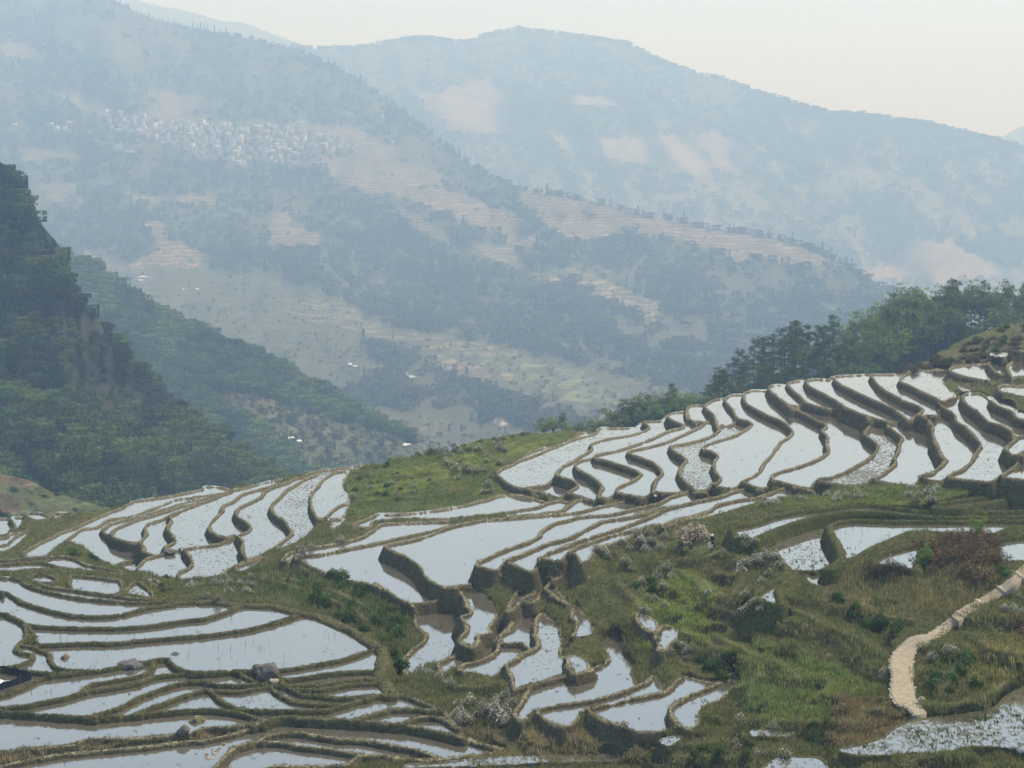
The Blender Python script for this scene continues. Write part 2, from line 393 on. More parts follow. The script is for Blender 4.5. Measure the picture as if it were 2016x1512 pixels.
e L 1410,1140 1560,1125 1760,1150 1700,1195 1500,1190 1420,1200 1410,1140
e M 180,1330 400,1270 620,1200 700,1130 900,1040 1200,1000 1500,960 1700,920 1800,830 2016,700 2700,480
e M 180,1330 300,1372 600,1380 900,1352 1200,1360 1500,1292 1900,1305 2016,1340 2700,1380
e L 1400,1640 1450,1560 1650,1425 1800,1395 2016,1400 2120,1430 2150,1500 2150,1640
e N 1510,515 1560,480 1605,448
e N 1770,445 1800,420 1840,390
e H 500,690 500,640
e K 520,1120 560,1212
e A -700,985 0,940 100,905 190,845 260,775 300,712
e D 380,1340 380,1385
b B 0,416 100,400 250,390 400,392 540,425
b B 150,489 350,470 540,425
b B 252,510 400,462 540,425
b B 252,530 420,480
b B 252,545 420,480 540,432
b B 540,425 700,390 850,350 1000,320 1120,300 1240,290 1290,262 1400,232
b B 1130,302 1000,360 850,405 640,465 560,530 450,580 440,630 380,690 320,760 320,820 400,870 490,890 545,872
b B 26,1011 200,985 370,965 470,930 545,872
b B 1240,290 1170,305 1080,350 960,390 860,435 840,480 730,540 620,590 580,640 600,690 680,740 725,790 700,830 620,860 545,872 600,880 640,930 640,1000 650,1060 690,1112
b B 1405,228 1390,265 1270,310 1150,380 1070,430 1020,490 940,560 930,620 980,680 1050,720 1100,790 1130,850 1080,900 1000,960 975,992
b B 690,1115 800,1080 900,1040 975,992
b B 26,1011 90,1040 130,1100 140,1160 80,1210 15,1235 10,1290 40,1320
b B 30,1312 200,1297 400,1277 470,1230 540,1190 690,1118
b B 560,1190 700,1142 850,1090 740,1180 640,1230 560,1190
b B 1400,230 1560,215 1750,185 1900,160 2016,152
b B 1840,185 1690,230 1560,245 1480,290 1420,340 1390,390 1340,440 1320,500 1330,600 1370,680 1400,707
e B 1400,707 1350,800 1250,900 1180,940 1060,1000 975,992
e B 1690,230 1640,330 1640,400 1690,470 1685,545
b B 1685,548 1600,580 1530,630 1470,690 1400,707
b B 1470,695 1550,712 1620,705
e B 1685,550 1675,630 1620,705
e B 1490,715 1620,705 1650,730 1560,800 1530,790 1530,740 1490,715
b Q 960,480 1100,460 1250,420 1400,370 1600,335 1800,315 2016,293
b Q 1180,610 1240,580 1350,530 1450,490 1600,440 1750,395 1900,370 2016,355
b Q 960,480 990,550 1020,590 1100,600 1180,610
b R 171,292 300,270 400,262 550,270 750,300 950,320 1200,340 1500,345 1800,335 2016,325 2700,320
b R 171,352 350,340 500,340 600,345 750,355 950,375 1150,388 1350,393 1600,390 2016,385 2700,380
b R 2700,430 2016,428 1700,425 1330,430 1000,430 700,430 500,425 300,420 150,450 80,490 100,540 150,620 190,700 200,780 140,850 60,900 0,925 -145,935 -290,922
b Q 1180,610 1240,680 1340,740 1430,800 1500,880 1510,930 1450,990 1330,1050 1240,1100 1190,1160 1250,1220 1350,1250 1450,1265
b Q 1555,922 1590,960 1520,1010 1440,1080 1430,1120 1455,1200 1450,1265
b R 60,905 130,900 250,830 380,770 500,700 640,640 780,580 870,550 1100,545 1300,550 1550,565 1650,572 1750,550 1850,515 2016,492 2700,470
b R 1010,650 850,670 700,710 580,760 520,810 560,860 680,890 850,905 950,900 1000,750 1010,650
e Q 1690,960 1850,945 2010,950 1960,1030 1900,1085 1830,1080 1740,1040 1690,990 1690,960
b R 1600,600 1680,622 1750,612 1900,590 2016,580 2700,560
e R 1600,600 1640,630 1700,720 1760,780 1800,850 1900,830 2016,820 2700,800
b R 1120,292 1200,250 1400,220 1600,195 1800,170 1960,150 1985,175 1960,192 1700,240 1500,272 1400,302 1300,302 1120,292
"""
# narrow grassy ledges and trodden tracks on the dry banks
LEDGES = """
Q 1190,1160 1300,1250 1450,1285 1600,1335 1750,1390 1900,1470 2016,1520
M 0,110 150,135 300,190 450,270 600,380
Q 380,690 260,745 215,790 270,850 285,920
Q 0,660 200,650 380,690 520,700
Q 300,900 500,960 650,1020 780,1120 900,1170 1050,1180
Q 480,830 700,800 900,760 1050,800
L 1050,200 1250,300 1450,400 1700,490 1850,620
L 1150,350 1350,420 1500,500 1500,600 1400,700 1280,720
L 1390,1060 1700,1060 2016,1080
M 0,1080 300,1075 450,960 600,930
L 700,150 900,220 1050,330 1150,350
J 1500,0 1650,100 1750,200 1900,240
J 1450,700 1650,760 1850,740 2016,780
J 850,100 1000,240 1050,330
Q 1500,1380 1650,1450 1750,1512
R 150,1290 400,1300 650,1380 900,1420
R 100,1180 350,1220 500,1300
G 640,440 900,430 1200,400 1500,380 1800,300
G 1000,210 1250,160 1500,60
N 0,760 200,720 400,640 600,620
N 0,900 150,860 250,800
D 500,40 800,100 1100,200 1350,300 1600,450
D 700,30 1000,90 1300,180 1600,320
K 300,640 500,700 700,720 950,700
L 0,1290 300,1260 500,1270 800,1290 1100,1270
L 700,1420 1000,1400 1300,1420 1600,1350
M 1150,900 1400,880 1650,800 1900,640
M 1080,560 1200,640 1250,800
M 1500,200 1700,330 2016,400
"""
# one seed point per flooded paddy: name, crop, x, y, water level (m relative to the viewpoint), weediness 0-1
CELLS = """
R0 N 1000 578 -44.6 .1|R0b N 560 742 -44.7 .3|R1 N 600 900 -43.9 .5|R1b N 620 1115 -44.1 .05|R2 N 1030 1120 -43.0 .35|R3 N 1200 1000 -42.2 .1|R4 N 1610 1080 -41.6 .05
R5 N 1850 1000 -41.05 .1|R5a O 350 560 -41.0 .2|R6 O 350 1050 -40.3 .8|R6a O 600 560 -40.2 .3|R7 O 800 1000 -39.55 .2|R8 O 1200 1100 -38.8 .2|R9 O 1800 900 -38.0 .12|R9a O 1180 360 -37.6 .3
R10 O 1400 340 -37.0 .4|R11 P 300 580 -36.1 .05|R12 P 350 380 -35.2 .1|R13 P 680 400 -34.4 .4|R14 P 1050 330 -33.6 .4|R15 P 1450 240 -32.4 .1|R16 P 1800 200 -31.5 .1|R17 P 1990 200 -30.6 .2
pB P 600 1000 -37.1 .95|pC P 880 1050 -36.3 .1|pD P 1300 1100 -35.0 .25|pE P 1650 1150 -34.0 .45|pF P 1750 740 -32.9 .15|pI P 2050 718 -32.0 .2|pJ P 1830 425 -31.3 .4|pG P 1920 1040 -32.6 .1|pH P 1950 1270 -33.4 .1
pK P 1450 425 -33.2 .7|pK2 P 1615 410 -33.0 .4|pT1 P 1760 88 -30.4 .4|pT2 P 1990 62 -29.8 .1
M1 H 600 560 -44.6 .02|M3 G 700 860 -44.3 .02|M4 H 950 600 -43.9 .02|M5 H 1250 580 -43.2 .02|M6 H 300 900 -42.4 .04|M7 H 700 1000 -40.9 .05|M8 H 1000 980 -40.2 .1|M9 H 1000 1060 -39.4 .15|M9p H 1000 1190 -40.9 .15
M10 H 1250 1050 -38.9 .1|M11 Q 1200 225 -38.5 .1|MB G 600 1050 -43.6 .04|MC I 500 700 -44.5 .3|MD I 950 450 -42.9 .35|ME I 900 770 -43.9 .3|MF I 1050 900 -43.3 .2|MF2 I 1350 580 -43.1 .35|MG I 1500 900 -42.5 .35
MH J 430 890 -42.0 .3|MI J 700 1050 -42.6 .12|MJ J 1100 1120 -42.2 .1|MK J 1000 1350 -41.9 .1|ML L 900 850 -41.4 .1|MM J 1120 470 -40.6 .4|MN J 1330 620 -40.8 .3|MO J 480 520 -41.7 .3|MP J 200 120 -41.4 .1|MQ I 1430 150 -42.2 .2|MR I 1490 240 -42.0 .1
L1 A 500 880 -50.7 .12|L2 A 800 800 -49.9 .1|L2b A 1290 1080 -50.0 .3|L3 A 1200 650 -49.4 .05|L4 A 1300 740 -48.9 .05|L5 A 1520 800 -48.3 .2|L6 A 1850 750 -47.6 .4|L7 A 1600 1080 -47.7 .25|L8 B 250 1130 -47.1 .45|L9 B 480 750 -46.9 .12
L10 B 800 900 -46.2 .45|L10b B 700 1180 -46.1 .1|L11 B 1130 600 -45.6 .75|L12 B 1500 450 -45.0 .4|L13 B 1580 650 -44.8 .1|L14 B 1580 750 -44.6 .5
S1 A 380 580 -52.4 .1|S2 A 600 575 -52.0 .1|S3 A 180 630 -53.0 .1|S4 A 40 700 -53.5 .1|S7 A 60 820 -52.8 .15
T0 A 40 1038 -44.15 .1|S8 A 40 893 -52.3 .3|V3 D 1300 1095 -43.7 .3
T1 A 800 1085 -44.2 .05|T2 A 250 1085 -44.0 .05|T3 A 430 1200 -43.7 .2|T4 A 900 1260 -43.7 .35|T5 A 900 1375 -43.4 .1|T6 A 1400 1320 -43.9 .8|T7 A 1540 1240 -44.2 .2
U1 C 500 270 -43.3 .05|U2 C 700 465 -43.35 .08|U3 C 900 610 -43.42 .06|U4 C 1200 780 -43.5 .08|U5 C 60 650 -43.45 .05|U6 C 420 870 -43.5 .1|U7 C 280 1010 -43.6 .1|U8 C 500 1130 -43.62 .1|U9 C 1620 930 -43.65 .1
U10 C 700 1300 -43.72 .1|U11 C 1600 1220 -43.8 .1|U12 C 1800 1290 -43.85 .15|U14 D 500 1250 -43.8 .45|V1 D 1300 910 -43.55 .08|V2 D 1300 1025 -43.65 .08|V4 D 1500 1160 -43.75 .25|X1 E 1000 1120 -44.0 .06|W1 D 1600 1330 -43.9 .12|W2 K 100 980 -43.95 .1|W3 K 300 1080 -44.0 .1
Y1 F 1500 1150 -44.3 .08|Y2 F 1200 1290 -44.38 .08|Y3 F 700 1400 -44.45 .12|Z1 K 700 1460 -43.5 .85|Z3 L 610 1240 -41.6 .4|Z4 L 1550 1160 -40.2 .7|Z6 M 1200 1200 -38.2 .8|Z8 L 1900 1480 -39.8 .6
NP1 R 420 305 -36.3 .35|NP2 Q 1500 600 -37.1 .6|NP4 R 500 600 -36.0 .15|NP5 R 750 800 -35.4 .08|NP6 Q 1800 1000 -37.0 .1|NP7 R 1900 720 -35.2 .06|NP8 R 1500 240 -35.6 .5
"""
# shape of the dry ground between the paddies: photo pixel x, y, height
GROUND_PTS = [(800, 935, -44.2), (900, 905, -44.0), (760, 985, -44.6), (950, 985, -44.3), (1040, 865, -44.3), (870, 950, -44.0),
  (600, 1150, -44.6), (680, 1200, -45.0), (500, 1160, -44.7), (760, 1230, -45.6), (770, 1300, -45.9), (775, 1345, -45.4), (420, 1170, -44.2),
  (1403, 1083, -38.0), (1340, 1085, -38.6), (1500, 1110, -37.3), (1450, 1110, -37.7), (1500, 1160, -37.6), (1460, 1170, -38.1), (1400, 1130, -38.9), (1250, 1080, -39.6), (1200, 1170, -40.6), (1300, 1180, -40.4), (1135, 1135, -40.2), (1140, 1165, -40.9), (1105, 1158, -41.0), (1165, 1200, -41.2),
  (1400, 1230, -40.3), (1500, 1210, -38.2), (1560, 1200, -37.5), (1600, 1170, -37.2), (1560, 1260, -38.6), (1600, 1330, -39.6), (1450, 1330, -41.2), (1680, 1290, -38.6), (1700, 1400, -38.9), (1560, 1400, -40.2),
  (1880, 1105, -34.7), (1930, 1120, -35.0), (1880, 1180, -36.6), (1760, 1140, -35.8), (1700, 1125, -36.2), (1760, 1190, -37.0), (1660, 1220, -37.6), (1780, 1260, -37.5), (1780, 1390, -37.9), (1880, 1260, -36.4), (1990, 1220, -35.3), (2010, 1300, -36.3), (1990, 1130, -34.2),
  (1870, 1330, -37.0), (1900, 1380, -37.6), (1100, 1460, -43.2), (1250, 1460, -42.4), (1450, 1460, -41.0), (1450, 1500, -41.2), (1600, 1460, -39.6), (1750, 1495, -38.8), (1990, 1500, -38.4), (950, 1410, -43.9), (900, 1380, -44.1),
  (1900, 765, -32.6), (1930, 775, -32.0), (1990, 795, -31.6), (1960, 750, -31.9), (2016, 640, -29.3), (1900, 680, -31.3), (1850, 712, -31.2), (2016, 690, -28.4), (1800, 735, -32.6), (2100, 620, -28.6), (1960, 660, -30.2), (1960, 690, -29.6),
  (1550, 990, -37.6), (1700, 980, -36.4), (1850, 965, -35.2), (150, 1045, -51.8), (60, 1090, -51), (100, 1012, -53)]
SKYLINE = [(-170, 1032), (0, 1018), (60, 1011), (170, 1007), (230, 993), (262, 985), (330, 972), (400, 961), (459, 957), (548, 943), (628, 924), (697, 916), (750, 908),
  (800, 894), (870, 884), (940, 866), (1000, 856), (1061, 848), (1136, 846), (1178, 841), (1249, 841), (1268, 828), (1301, 827), (1315, 815), (1352, 809), (1361, 796),
  (1387, 796), (1407, 785), (1427, 782), (1443, 775), (1463, 775), (1478, 767), (1506, 767), (1522, 756), (1544, 756), (1560, 749), (1588, 748), (1605, 745), (1627, 745),
  (1642, 739), (1711, 735), (1785, 728), (1830, 705), (1850, 690), (1880, 672), (1920, 655), (1970, 640), (2016, 632), (2180, 600)]
# ---------------------------------------------------------------- the terrace plan: which photo pixel belongs to which paddy
RU0, RV0, RW, RH = -134, 560, 2280, 966        # raster window in photo pixels
def cpx(c, x, y):
    return CROPS[c][0] + x / 5.04, CROPS[c][1] + y / 5.04
lines = []
for ln in LINES.strip().splitlines():
    w = ln.split()
    lines.append([w[0], catmull([cpx(w[1], *map(float, t.split(','))) for t in w[2:]])])
allp = np.vstack([l[1] for l in lines]); own = np.concatenate([np.full(len(l[1]), i) for i, l in enumerate(lines)])
for i, l in enumerate(lines):                  # close the small gaps where two lines meet
    p = l[1]
    if np.hypot(*(p[0] - p[-1])) < 1: continue
    for end in (0, -1):
        d = np.hypot(*(allp - p[end]).T); d[own == i] = 99
        k = d.argmin()
        if 0 < d[k] < 9:
            n = max(2, int(d[k])); t = np.linspace(0, 1, n)[1:, None]; ext = p[end] * (1 - t) + allp[k] * t
            l[1] = np.vstack([ext[::-1], l[1]]) if end == 0 else np.vstack([l[1], ext])
lab = np.zeros((RH, RW), np.int32)
wall = np.zeros((RH, RW), bool)
def mark(img, P):
    a = P[:-1]; b = P[1:]
    q = np.vstack([a * (1 - t) + b * t for t in (0, .25, .5, .75)] + [P[-1:]])
    x = np.round(q[:, 0] - RU0).astype(int); y = np.round(q[:, 1] - RV0).astype(int)
    for dx in (0, 1):
        for dy in (0, 1):
            k = (x + dx >= 0) & (x + dx < RW) & (y + dy >= 0) & (y + dy < RH)
            img[y[k] + dy, x[k] + dx] = True
for t, p in lines: mark(wall, p)
su, sv = zip(*SKYLINE)
sky_v = np.interp(np.arange(RW) + RU0, su, sv)
sky_m = (np.arange(RH)[:, None] + RV0) < sky_v[None, :] - 3
wall_f = wall | sky_m
def runs_components(free):
    par = []
    def find(a):
        while par[a] != a:
            par[a] = par[par[a]]; a = par[a]
        return a
    out = np.full(free.shape, -1, np.int32); prev = []
    for r in range(free.shape[0]):
        d = np.flatnonzero(np.diff(np.concatenate([[0], free[r].view(np.int8), [0]]))); cur = []
        j = 0
        for s, e in zip(d[::2], d[1::2]):
            lb = -1
            while j < len(prev) and prev[j][1] <= s: j += 1
            k = j
            while k < len(prev) and prev[k][0] < e:
                f = find(prev[k][2])
                if lb < 0: lb = f
                elif f != lb: par[f] = lb
                k += 1
            if lb < 0: lb = len(par); par.append(lb)
            cur.append((s, e, lb)); out[r, s:e] = lb
        prev = cur
    roots = np.array([find(i) for i in range(len(par))])
    return np.where(out >= 0, roots[out], -1)
comp = runs_components(~wall_f)
cells = []
for t in CELLS.replace('\n', '|').split('|'):
    t = t.split()
    if not t: continue
    u, v = cpx(t[1], float(t[2]), float(t[3]))
    cells.append(dict(name=t[0], u=u, v=v, z=float(t[4]), weed=float(t[5]), c=comp[int(round(v - RV0)), int(round(u - RU0))]))
# ---------------------------------------------------------------- the terraced hillside
NCELL = len(cells)
for i, c in enumerate(cells):
    lab[comp == c['c']] = i + 1
lab[sky_m] = -1
ZC = np.array([-999.0] + [c['z'] for c in cells])
zlab = np.where(lab > 0, ZC[np.maximum(lab, 0)], np.where(wall, 900.0, -999.0))
# height of the dry ground in photo space: soft membrane between the paddies
def ground_field():
    Z = None
    for st in (16, 8, 4):
        sub = lab[st // 2::st, st // 2::st]; H_, W_ = sub.shape
        fix = sub > 0; val = np.where(fix, ZC[np.maximum(sub, 0)], 0.0)
        for (u, v, z) in GROUND_PTS:
            r, q = int((v - RV0) / st), int((u - RU0) / st)
            if 0 <= r < H_ and 0 <= q < W_ and not fix[r, q]: fix[r, q] = True; val[r, q] = z
        if Z is None: Z = np.full((H_, W_), -42.0)
        else:
            Z = np.repeat(np.repeat(Z, 2, 0), 2, 1); Z = np.pad(Z, ((0, max(0, H_ - Z.shape[0])), (0, max(0, W_ - Z.shape[1]))), 'edge')[:H_, :W_]
        Z[fix] = val[fix]; free = ~fix
        for it in range(400 if st > 4 else 160):
            P_ = np.pad(Z, 1, 'edge'); A_ = (P_[:-2, 1:-1] + P_[2:, 1:-1] + P_[1:-1, :-2] + P_[1:-1, 2:]) * .25
            Z[free] += 1.0 * (A_[free] - Z[free])
    return Z
GZ = ground_field()
def gz_at(u, v):
    x = np.clip((np.asarray(u, float) - RU0) / 4 - .5, 0, GZ.shape[1] - 1.001); y = np.clip((np.asarray(v, float) - RV0) / 4 - .5, 0, GZ.shape[0] - 1.001)
    i, j = x.astype(int), y.astype(int); fx, fy = x - i, y - j
    return (GZ[j, i] * (1 - fx) + GZ[j, i + 1] * fx) * (1 - fy) + (GZ[j + 1, i] * (1 - fx) + GZ[j + 1, i + 1] * fx) * fy
def lab_at(u, v):
    return lab[np.clip(np.round(np.asarray(v) - RV0).astype(int), 0, RH - 1), np.clip(np.round(np.asarray(u) - RU0).astype(int), 0, RW - 1)]

UC = np.arange(-130, 2143, 2.7); NU = len(UC)
YR = 126000.0 / np.arange(126000 / 95.0, 126000 / 278.0, -1.02)
YB = 278.0 + np.cumsum(np.geomspace(.8, 12, 30)); YR = np.concatenate([YR, YB]); NY = len(YR)
uc_i = np.clip(np.round(UC - RU0).astype(int), 0, RW - 1)
X = (UC[None, :] - U0) * YR[:, None] / F_PX; Y = np.repeat(YR[:, None], NU, 1)
# base: dry ground profile in each view column
vv = np.arange(RV0, RV0 + RH, 2.0); base = np.zeros((NY, NU)); gok = np.zeros((NY, NU), bool)
for k, u in enumerate(UC):
    s = sky_v[uc_i[k]] + 1; v = vv[vv > s]; lb = lab_at(np.full(len(v), u), v); g = lb == 0
    z = gz_at(np.full(len(v), u), v); z = np.where(lb > 0, ZC[np.maximum(lb, 0)] - .3, z); g[0] = True; g[-1] = True
    yy = -z * F_PX / (v - V0); z, yy, = z[g], yy[g]
    o = np.argsort(yy); yy, z = yy[o], z[o]
    b = np.interp(YR, yy, z); far = YR > yy[-1]
    b[far] = z[-1] - (YR[far] - yy[-1]) * (.30 if u > 1650 else .55) - .02 * (YR[far] - yy[-1])**1.2 * .2
    base[:, k] = b
    vp = V0 - F_PX * b / YR; gok[:, k] = (lab_at(np.full(NY, u), vp) <= 0) | far | (vp > RV0 + RH)
n1 = fbm(X * .9, Y * .9, 3, 3); n2 = fbm(X * .22, Y * .22, 9, 3); n3 = fbm(X * 3.1, Y * 3.1, 21, 2); nw = fbm(X * .33, Y * .33, 23, 2)
base = base + (n1 - .5) * .34 + (n2 - .5) * .7 + (n3 - .5) * .14
# narrow grassed-over steps on the dry slopes
def terr(z, s):
    k = np.floor(z / s); f = z / s - k; return (k + np.clip((f - .62) / .30, 0, 1)**1.0 * .92 + f * .08) * s
vb = V0 - F_PX * base / Y; ub = np.repeat(UC[None, :], NY, 0); wst = np.zeros((NY, NU))
for a_, poly in ((.95, [(1150, 1060), (1480, 1080), (1560, 1180), (1760, 1230), (1740, 1430), (1440, 1430), (1280, 1250)]), (.7, [(690, 905), (1140, 845), (980, 1000), (690, 1020)]), (.8, [(1790, 1180), (2150, 1120), (2150, 1400), (1800, 1420)]),
                 (.9, [(800, 1425), (2150, 1400), (2150, 1560), (800, 1560)]), (.8, [(1650, 745), (1850, 690), (2150, 600), (2150, 760)]), (.6, [(400, 1110), (620, 1110), (830, 1190), (800, 1340), (560, 1190)])):
    wst = np.maximum(wst, a_ * inpoly(ub, vb, poly))
for _ in range(6): wst[1:-1, 1:-1] = (wst[:-2, 1:-1] + wst[2:, 1:-1] + wst[1:-1, :-2] + wst[1:-1, 2:]) / 4
base = base * (1 - wst) + (terr(base + (n2 - .5) * 1.6, 1.15) - (n2 - .5) * 1.6) * wst
# water bodies
floor_z = np.full((NY, NU), -999.0); floor_o = np.zeros((NY, NU), np.int32); water = []
rows_all = np.arange(NY)
for i, c in enumerate(cells):
    z = c['z']; yy, xx = np.nonzero(lab == i + 1)
    y0, y1, x0, x1 = max(0, yy.min() - 4), min(RH, yy.max() + 34), max(0, xx.min() - 4), min(RW, xx.max() + 5)
    L_ = lab[y0:y1, x0:x1]; m = L_ == i + 1; al = (zlab[y0:y1, x0:x1] > z + .01)
    for it in range(30):
        d = m.copy(); d[1:] |= m[:-1] & al[1:]
        if it < 3:
            w = wall[y0:y1, x0:x1]; d[:-1] |= m[1:] & w[:-1]; d[:, 1:] |= m[:, :-1] & w[:, 1:]; d[:, :-1] |= m[:, 1:] & w[:, :-1]; d[1:] |= m[:-1] & w[1:]
        m = d
    vr = V0 - F_PX * z / YR; r = np.flatnonzero((vr >= RV0 + y0) & ((vr < RV0 + y1) | ((y1 >= RH) & (vr < RV0 + RH + 60))))
    q = np.flatnonzero((uc_i >= x0) & (uc_i < x1))
    if not len(r) or not len(q): continue
    mm = m[np.clip(np.round(vr[r] - RV0).astype(int) - y0, 0, y1 - y0 - 1)[:, None], (uc_i[q] - x0)[None, :]]
    W_ = np.zeros((NY, NU), bool); W_[np.ix_(r, q)] = mm
    water.append((i, W_))
    up = W_ & (z - .35 > floor_z); floor_z[up] = z - .35; floor_o[up] = i + 1
covered = floor_o > 0
# hidden pockets that the photograph does not show: level with what lies next to them
und = ~covered & ~gok
Hb = np.where(covered, floor_z, base)
f1 = np.where(und, np.nan, Hb); fw = f1.copy(); bw = f1.copy()
for r in range(1, NY): fw[r] = np.where(np.isnan(fw[r]), fw[r - 1], fw[r])
for r in range(NY - 2, -1, -1): bw[r] = np.where(np.isnan(bw[r]), bw[r + 1], bw[r])
Hb = np.where(und, np.fmin(fw, bw), Hb)
H = Hb.copy(); rid = np.zeros((NY, NU), np.int32)
inv_y = 126000.0 / YR
def pick(u, v, nx, ny):
    for k in (3, 4, 5, 6, 8):
        l = int(lab_at(u + nx * k, v + ny * k))
        if not wall[int(np.clip(round(v + ny * k - RV0), 0, RH - 1)), int(np.clip(round(u + nx * k - RU0), 0, RW - 1))]: return max(l, 0)
    return 0
bunds_world = []
for t, p in lines:
    q = p[::2] if len(p) > 6 else p
    if not np.allclose(q[-1], p[-1]): q = np.vstack([q, p[-1:]])
    tg = np.gradient(q, axis=0); tg /= np.maximum(np.hypot(tg[:, 0], tg[:, 1]), 1e-6)[:, None]
    ow = []
    for (u, v), (tx, ty) in zip(q, tg):
        a, b = pick(u, v, -ty, tx), pick(u, v, ty, -tx); ow.append(a if ZC[a] >= ZC[b] else b)
    ow = np.array(ow)
    for k in range(1, len(ow) - 1):           # iron out single odd samples
        if ow[k] != ow[k - 1] and ow[k] != ow[k + 1]: ow[k] = ow[k - 1]
    for k in range(len(q) - 1):
        o = ow[k]
        if o == 0: continue
        zo = ZC[o]; hw = .58 if t == 'w' else .16; bh = .34 if t == 'w' else .27
        nm = cells[o - 1]['name'][0]
        if nm in 'UVX': hw, bh = hw + .0, bh + .02
        if nm in 'WY': hw, bh = hw + .06, bh + .05
        if nm == 'N': hw, bh = hw + .14, bh + .12
        if t == 'e': hw, bh = .10, .06
        w = []
        for (u, v) in (q[k], q[k + 1]):
            y = -(zo + bh * .8) * F_PX / (v - V0); w.append(((u - U0) * y / F_PX, y))
        (ax, ay), (bx, by) = w
        if t != 'e': bunds_world.append((o, (ax + bx) / 2, (ay + by) / 2, zo + bh, hw))
        R_ = hw + 1.75; ylo, yhi = min(ay, by) - R_, max(ay, by) + R_
        r0, r1 = np.searchsorted(YR, ylo), np.searchsorted(YR, yhi)
        if r1 <= r0: continue
        um = [U0 + F_PX * (xx + s * R_) / yy_ for xx, yy_ in w for s in (-1, 1)]
        c0, c1 = np.searchsorted(UC, min(um)), np.searchsorted(UC, max(um))
        if c1 <= c0: continue
        sx, sy = X[r0:r1, c0:c1], Y[r0:r1, c0:c1]
        dx, dy = bx - ax, by - ay; L2 = dx * dx + dy * dy + 1e-9
        tt = np.clip(((sx - ax) * dx + (sy - ay) * dy) / L2, 0, 1)
        d = np.hypot(sx - ax - tt * dx, sy - ay - tt * dy) + (n1[r0:r1, c0:c1] - .5) * .34 + (n3[r0:r1, c0:c1] - .5) * .16 + (nw[r0:r1, c0:c1] - .5) * .30
        h = zo + bh + (n1[r0:r1, c0:c1] - .5) * .16 + (nw[r0:r1, c0:c1] - .5) * .12 - np.where(d < hw, .35 * np.maximum(d, 0)**2 / hw, .35 * hw + (d - hw) * 2.3)
        up = h > H[r0:r1, c0:c1]
        H[r0:r1, c0:c1][up] = h[up]; rid[r0:r1, c0:c1][up] = o
track = np.zeros((NY, NU))
for ln in LEDGES.strip().splitlines():
    w = ln.split(); q = catmull([cpx(w[0], *map(float, t.split(','))) for t in w[1:]], 3.0)
    for (u, v) in q:
        if int(lab_at(u, v)) > 0: continue
        zo = float(gz_at(u, v)) + .12; y = -zo * F_PX / (v - V0); x = (u - U0) * y / F_PX; R_ = 1.3
        r0, r1 = np.searchsorted(YR, y - R_), np.searchsorted(YR, y + R_); c0, c1 = np.searchsorted(UC, U0 + F_PX * (x - R_) / y), np.searchsorted(UC, U0 + F_PX * (x + R_) / y)
        if r1 <= r0 or c1 <= c0: continue
        d = np.hypot(X[r0:r1, c0:c1] - x, Y[r0:r1, c0:c1] - y) + (n1[r0:r1, c0:c1] - .5) * .4
        h = zo + .16 - np.where(d < .35, .2 * d * d, .025 + (d - .35) * 1.1); S_ = H[r0:r1, c0:c1]
        up = (h > S_) & (rid[r0:r1, c0:c1] == 0) & ~covered[r0:r1, c0:c1]; S_[up] = h[up]
        track[r0:r1, c0:c1] = np.maximum(track[r0:r1, c0:c1], np.clip(1.25 - d / .38, 0, 1))
# the wet zone of a bund slumps a little: soften the steps
def ground_z(x, y):
    """height of the finished surface at world x, y"""
    x = np.asarray(x, float); y = np.asarray(y, float)
    u = U0 + F_PX * x / y
    c = np.clip(np.searchsorted(UC, u) - 1, 0, NU - 2); r = np.clip(np.searchsorted(YR, y) - 1, 0, NY - 2)
    fu = np.clip((u - UC[c]) / (UC[c + 1] - UC[c]), 0, 1); fr = np.clip((y - YR[r]) / (YR[r + 1] - YR[r]), 0, 1)
    return (H[r, c] * (1 - fu) + H[r, c + 1] * fu) * (1 - fr) + (H[r + 1, c] * (1 - fu) + H[r + 1, c + 1] * fu) * fr
def ground_hit(u, v):
    """where the line of sight through photo pixel u, v meets the hillside"""
    z = -V0 * 0 + (V0 - v) * YR / F_PX; g = ground_z((u - U0) * YR / F_PX, YR)
    k = np.flatnonzero(g >= z)
    k = k[0] if len(k) else NY - 1
    y = YR[k]; return ((u - U0) * y / F_PX, y, float(ground_z((u - U0) * y / F_PX, y)))
# ---------------------------------------------------------------- terrain materials
def mat_ground():
    k = NT('grassy_soil'); p = k.pos(); base_c = k.attr('gcol')
    big = k.noise(p, .35, 4); mid = k.noise(p, 1.6, 5); fine = k.noise(p, 9.0, 4, .7)
    c = k.mix(k.ramp(big, [(.42, 0), (.62, 1)]), base_c, k.mix(.75, base_c, (.055, .085, .02)))
    c = k.mix(k.ramp(mid, [(.52, 0), (.70, .75)]), c, k.mix(.6, base_c, (.17, .13, .06)))
    c = k.mix(k.ramp(fine, [(.35, .5), (.62, 0)]), c, (.04, .045, .018))
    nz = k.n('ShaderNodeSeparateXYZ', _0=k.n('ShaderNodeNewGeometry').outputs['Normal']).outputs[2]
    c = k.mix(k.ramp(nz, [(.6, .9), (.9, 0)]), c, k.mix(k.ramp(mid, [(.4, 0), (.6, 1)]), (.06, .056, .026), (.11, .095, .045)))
    return k.bs(Base_Color=c, Roughness=.95, Specular_IOR_Level=.08, Normal=k.bump(fine, .9, .25))
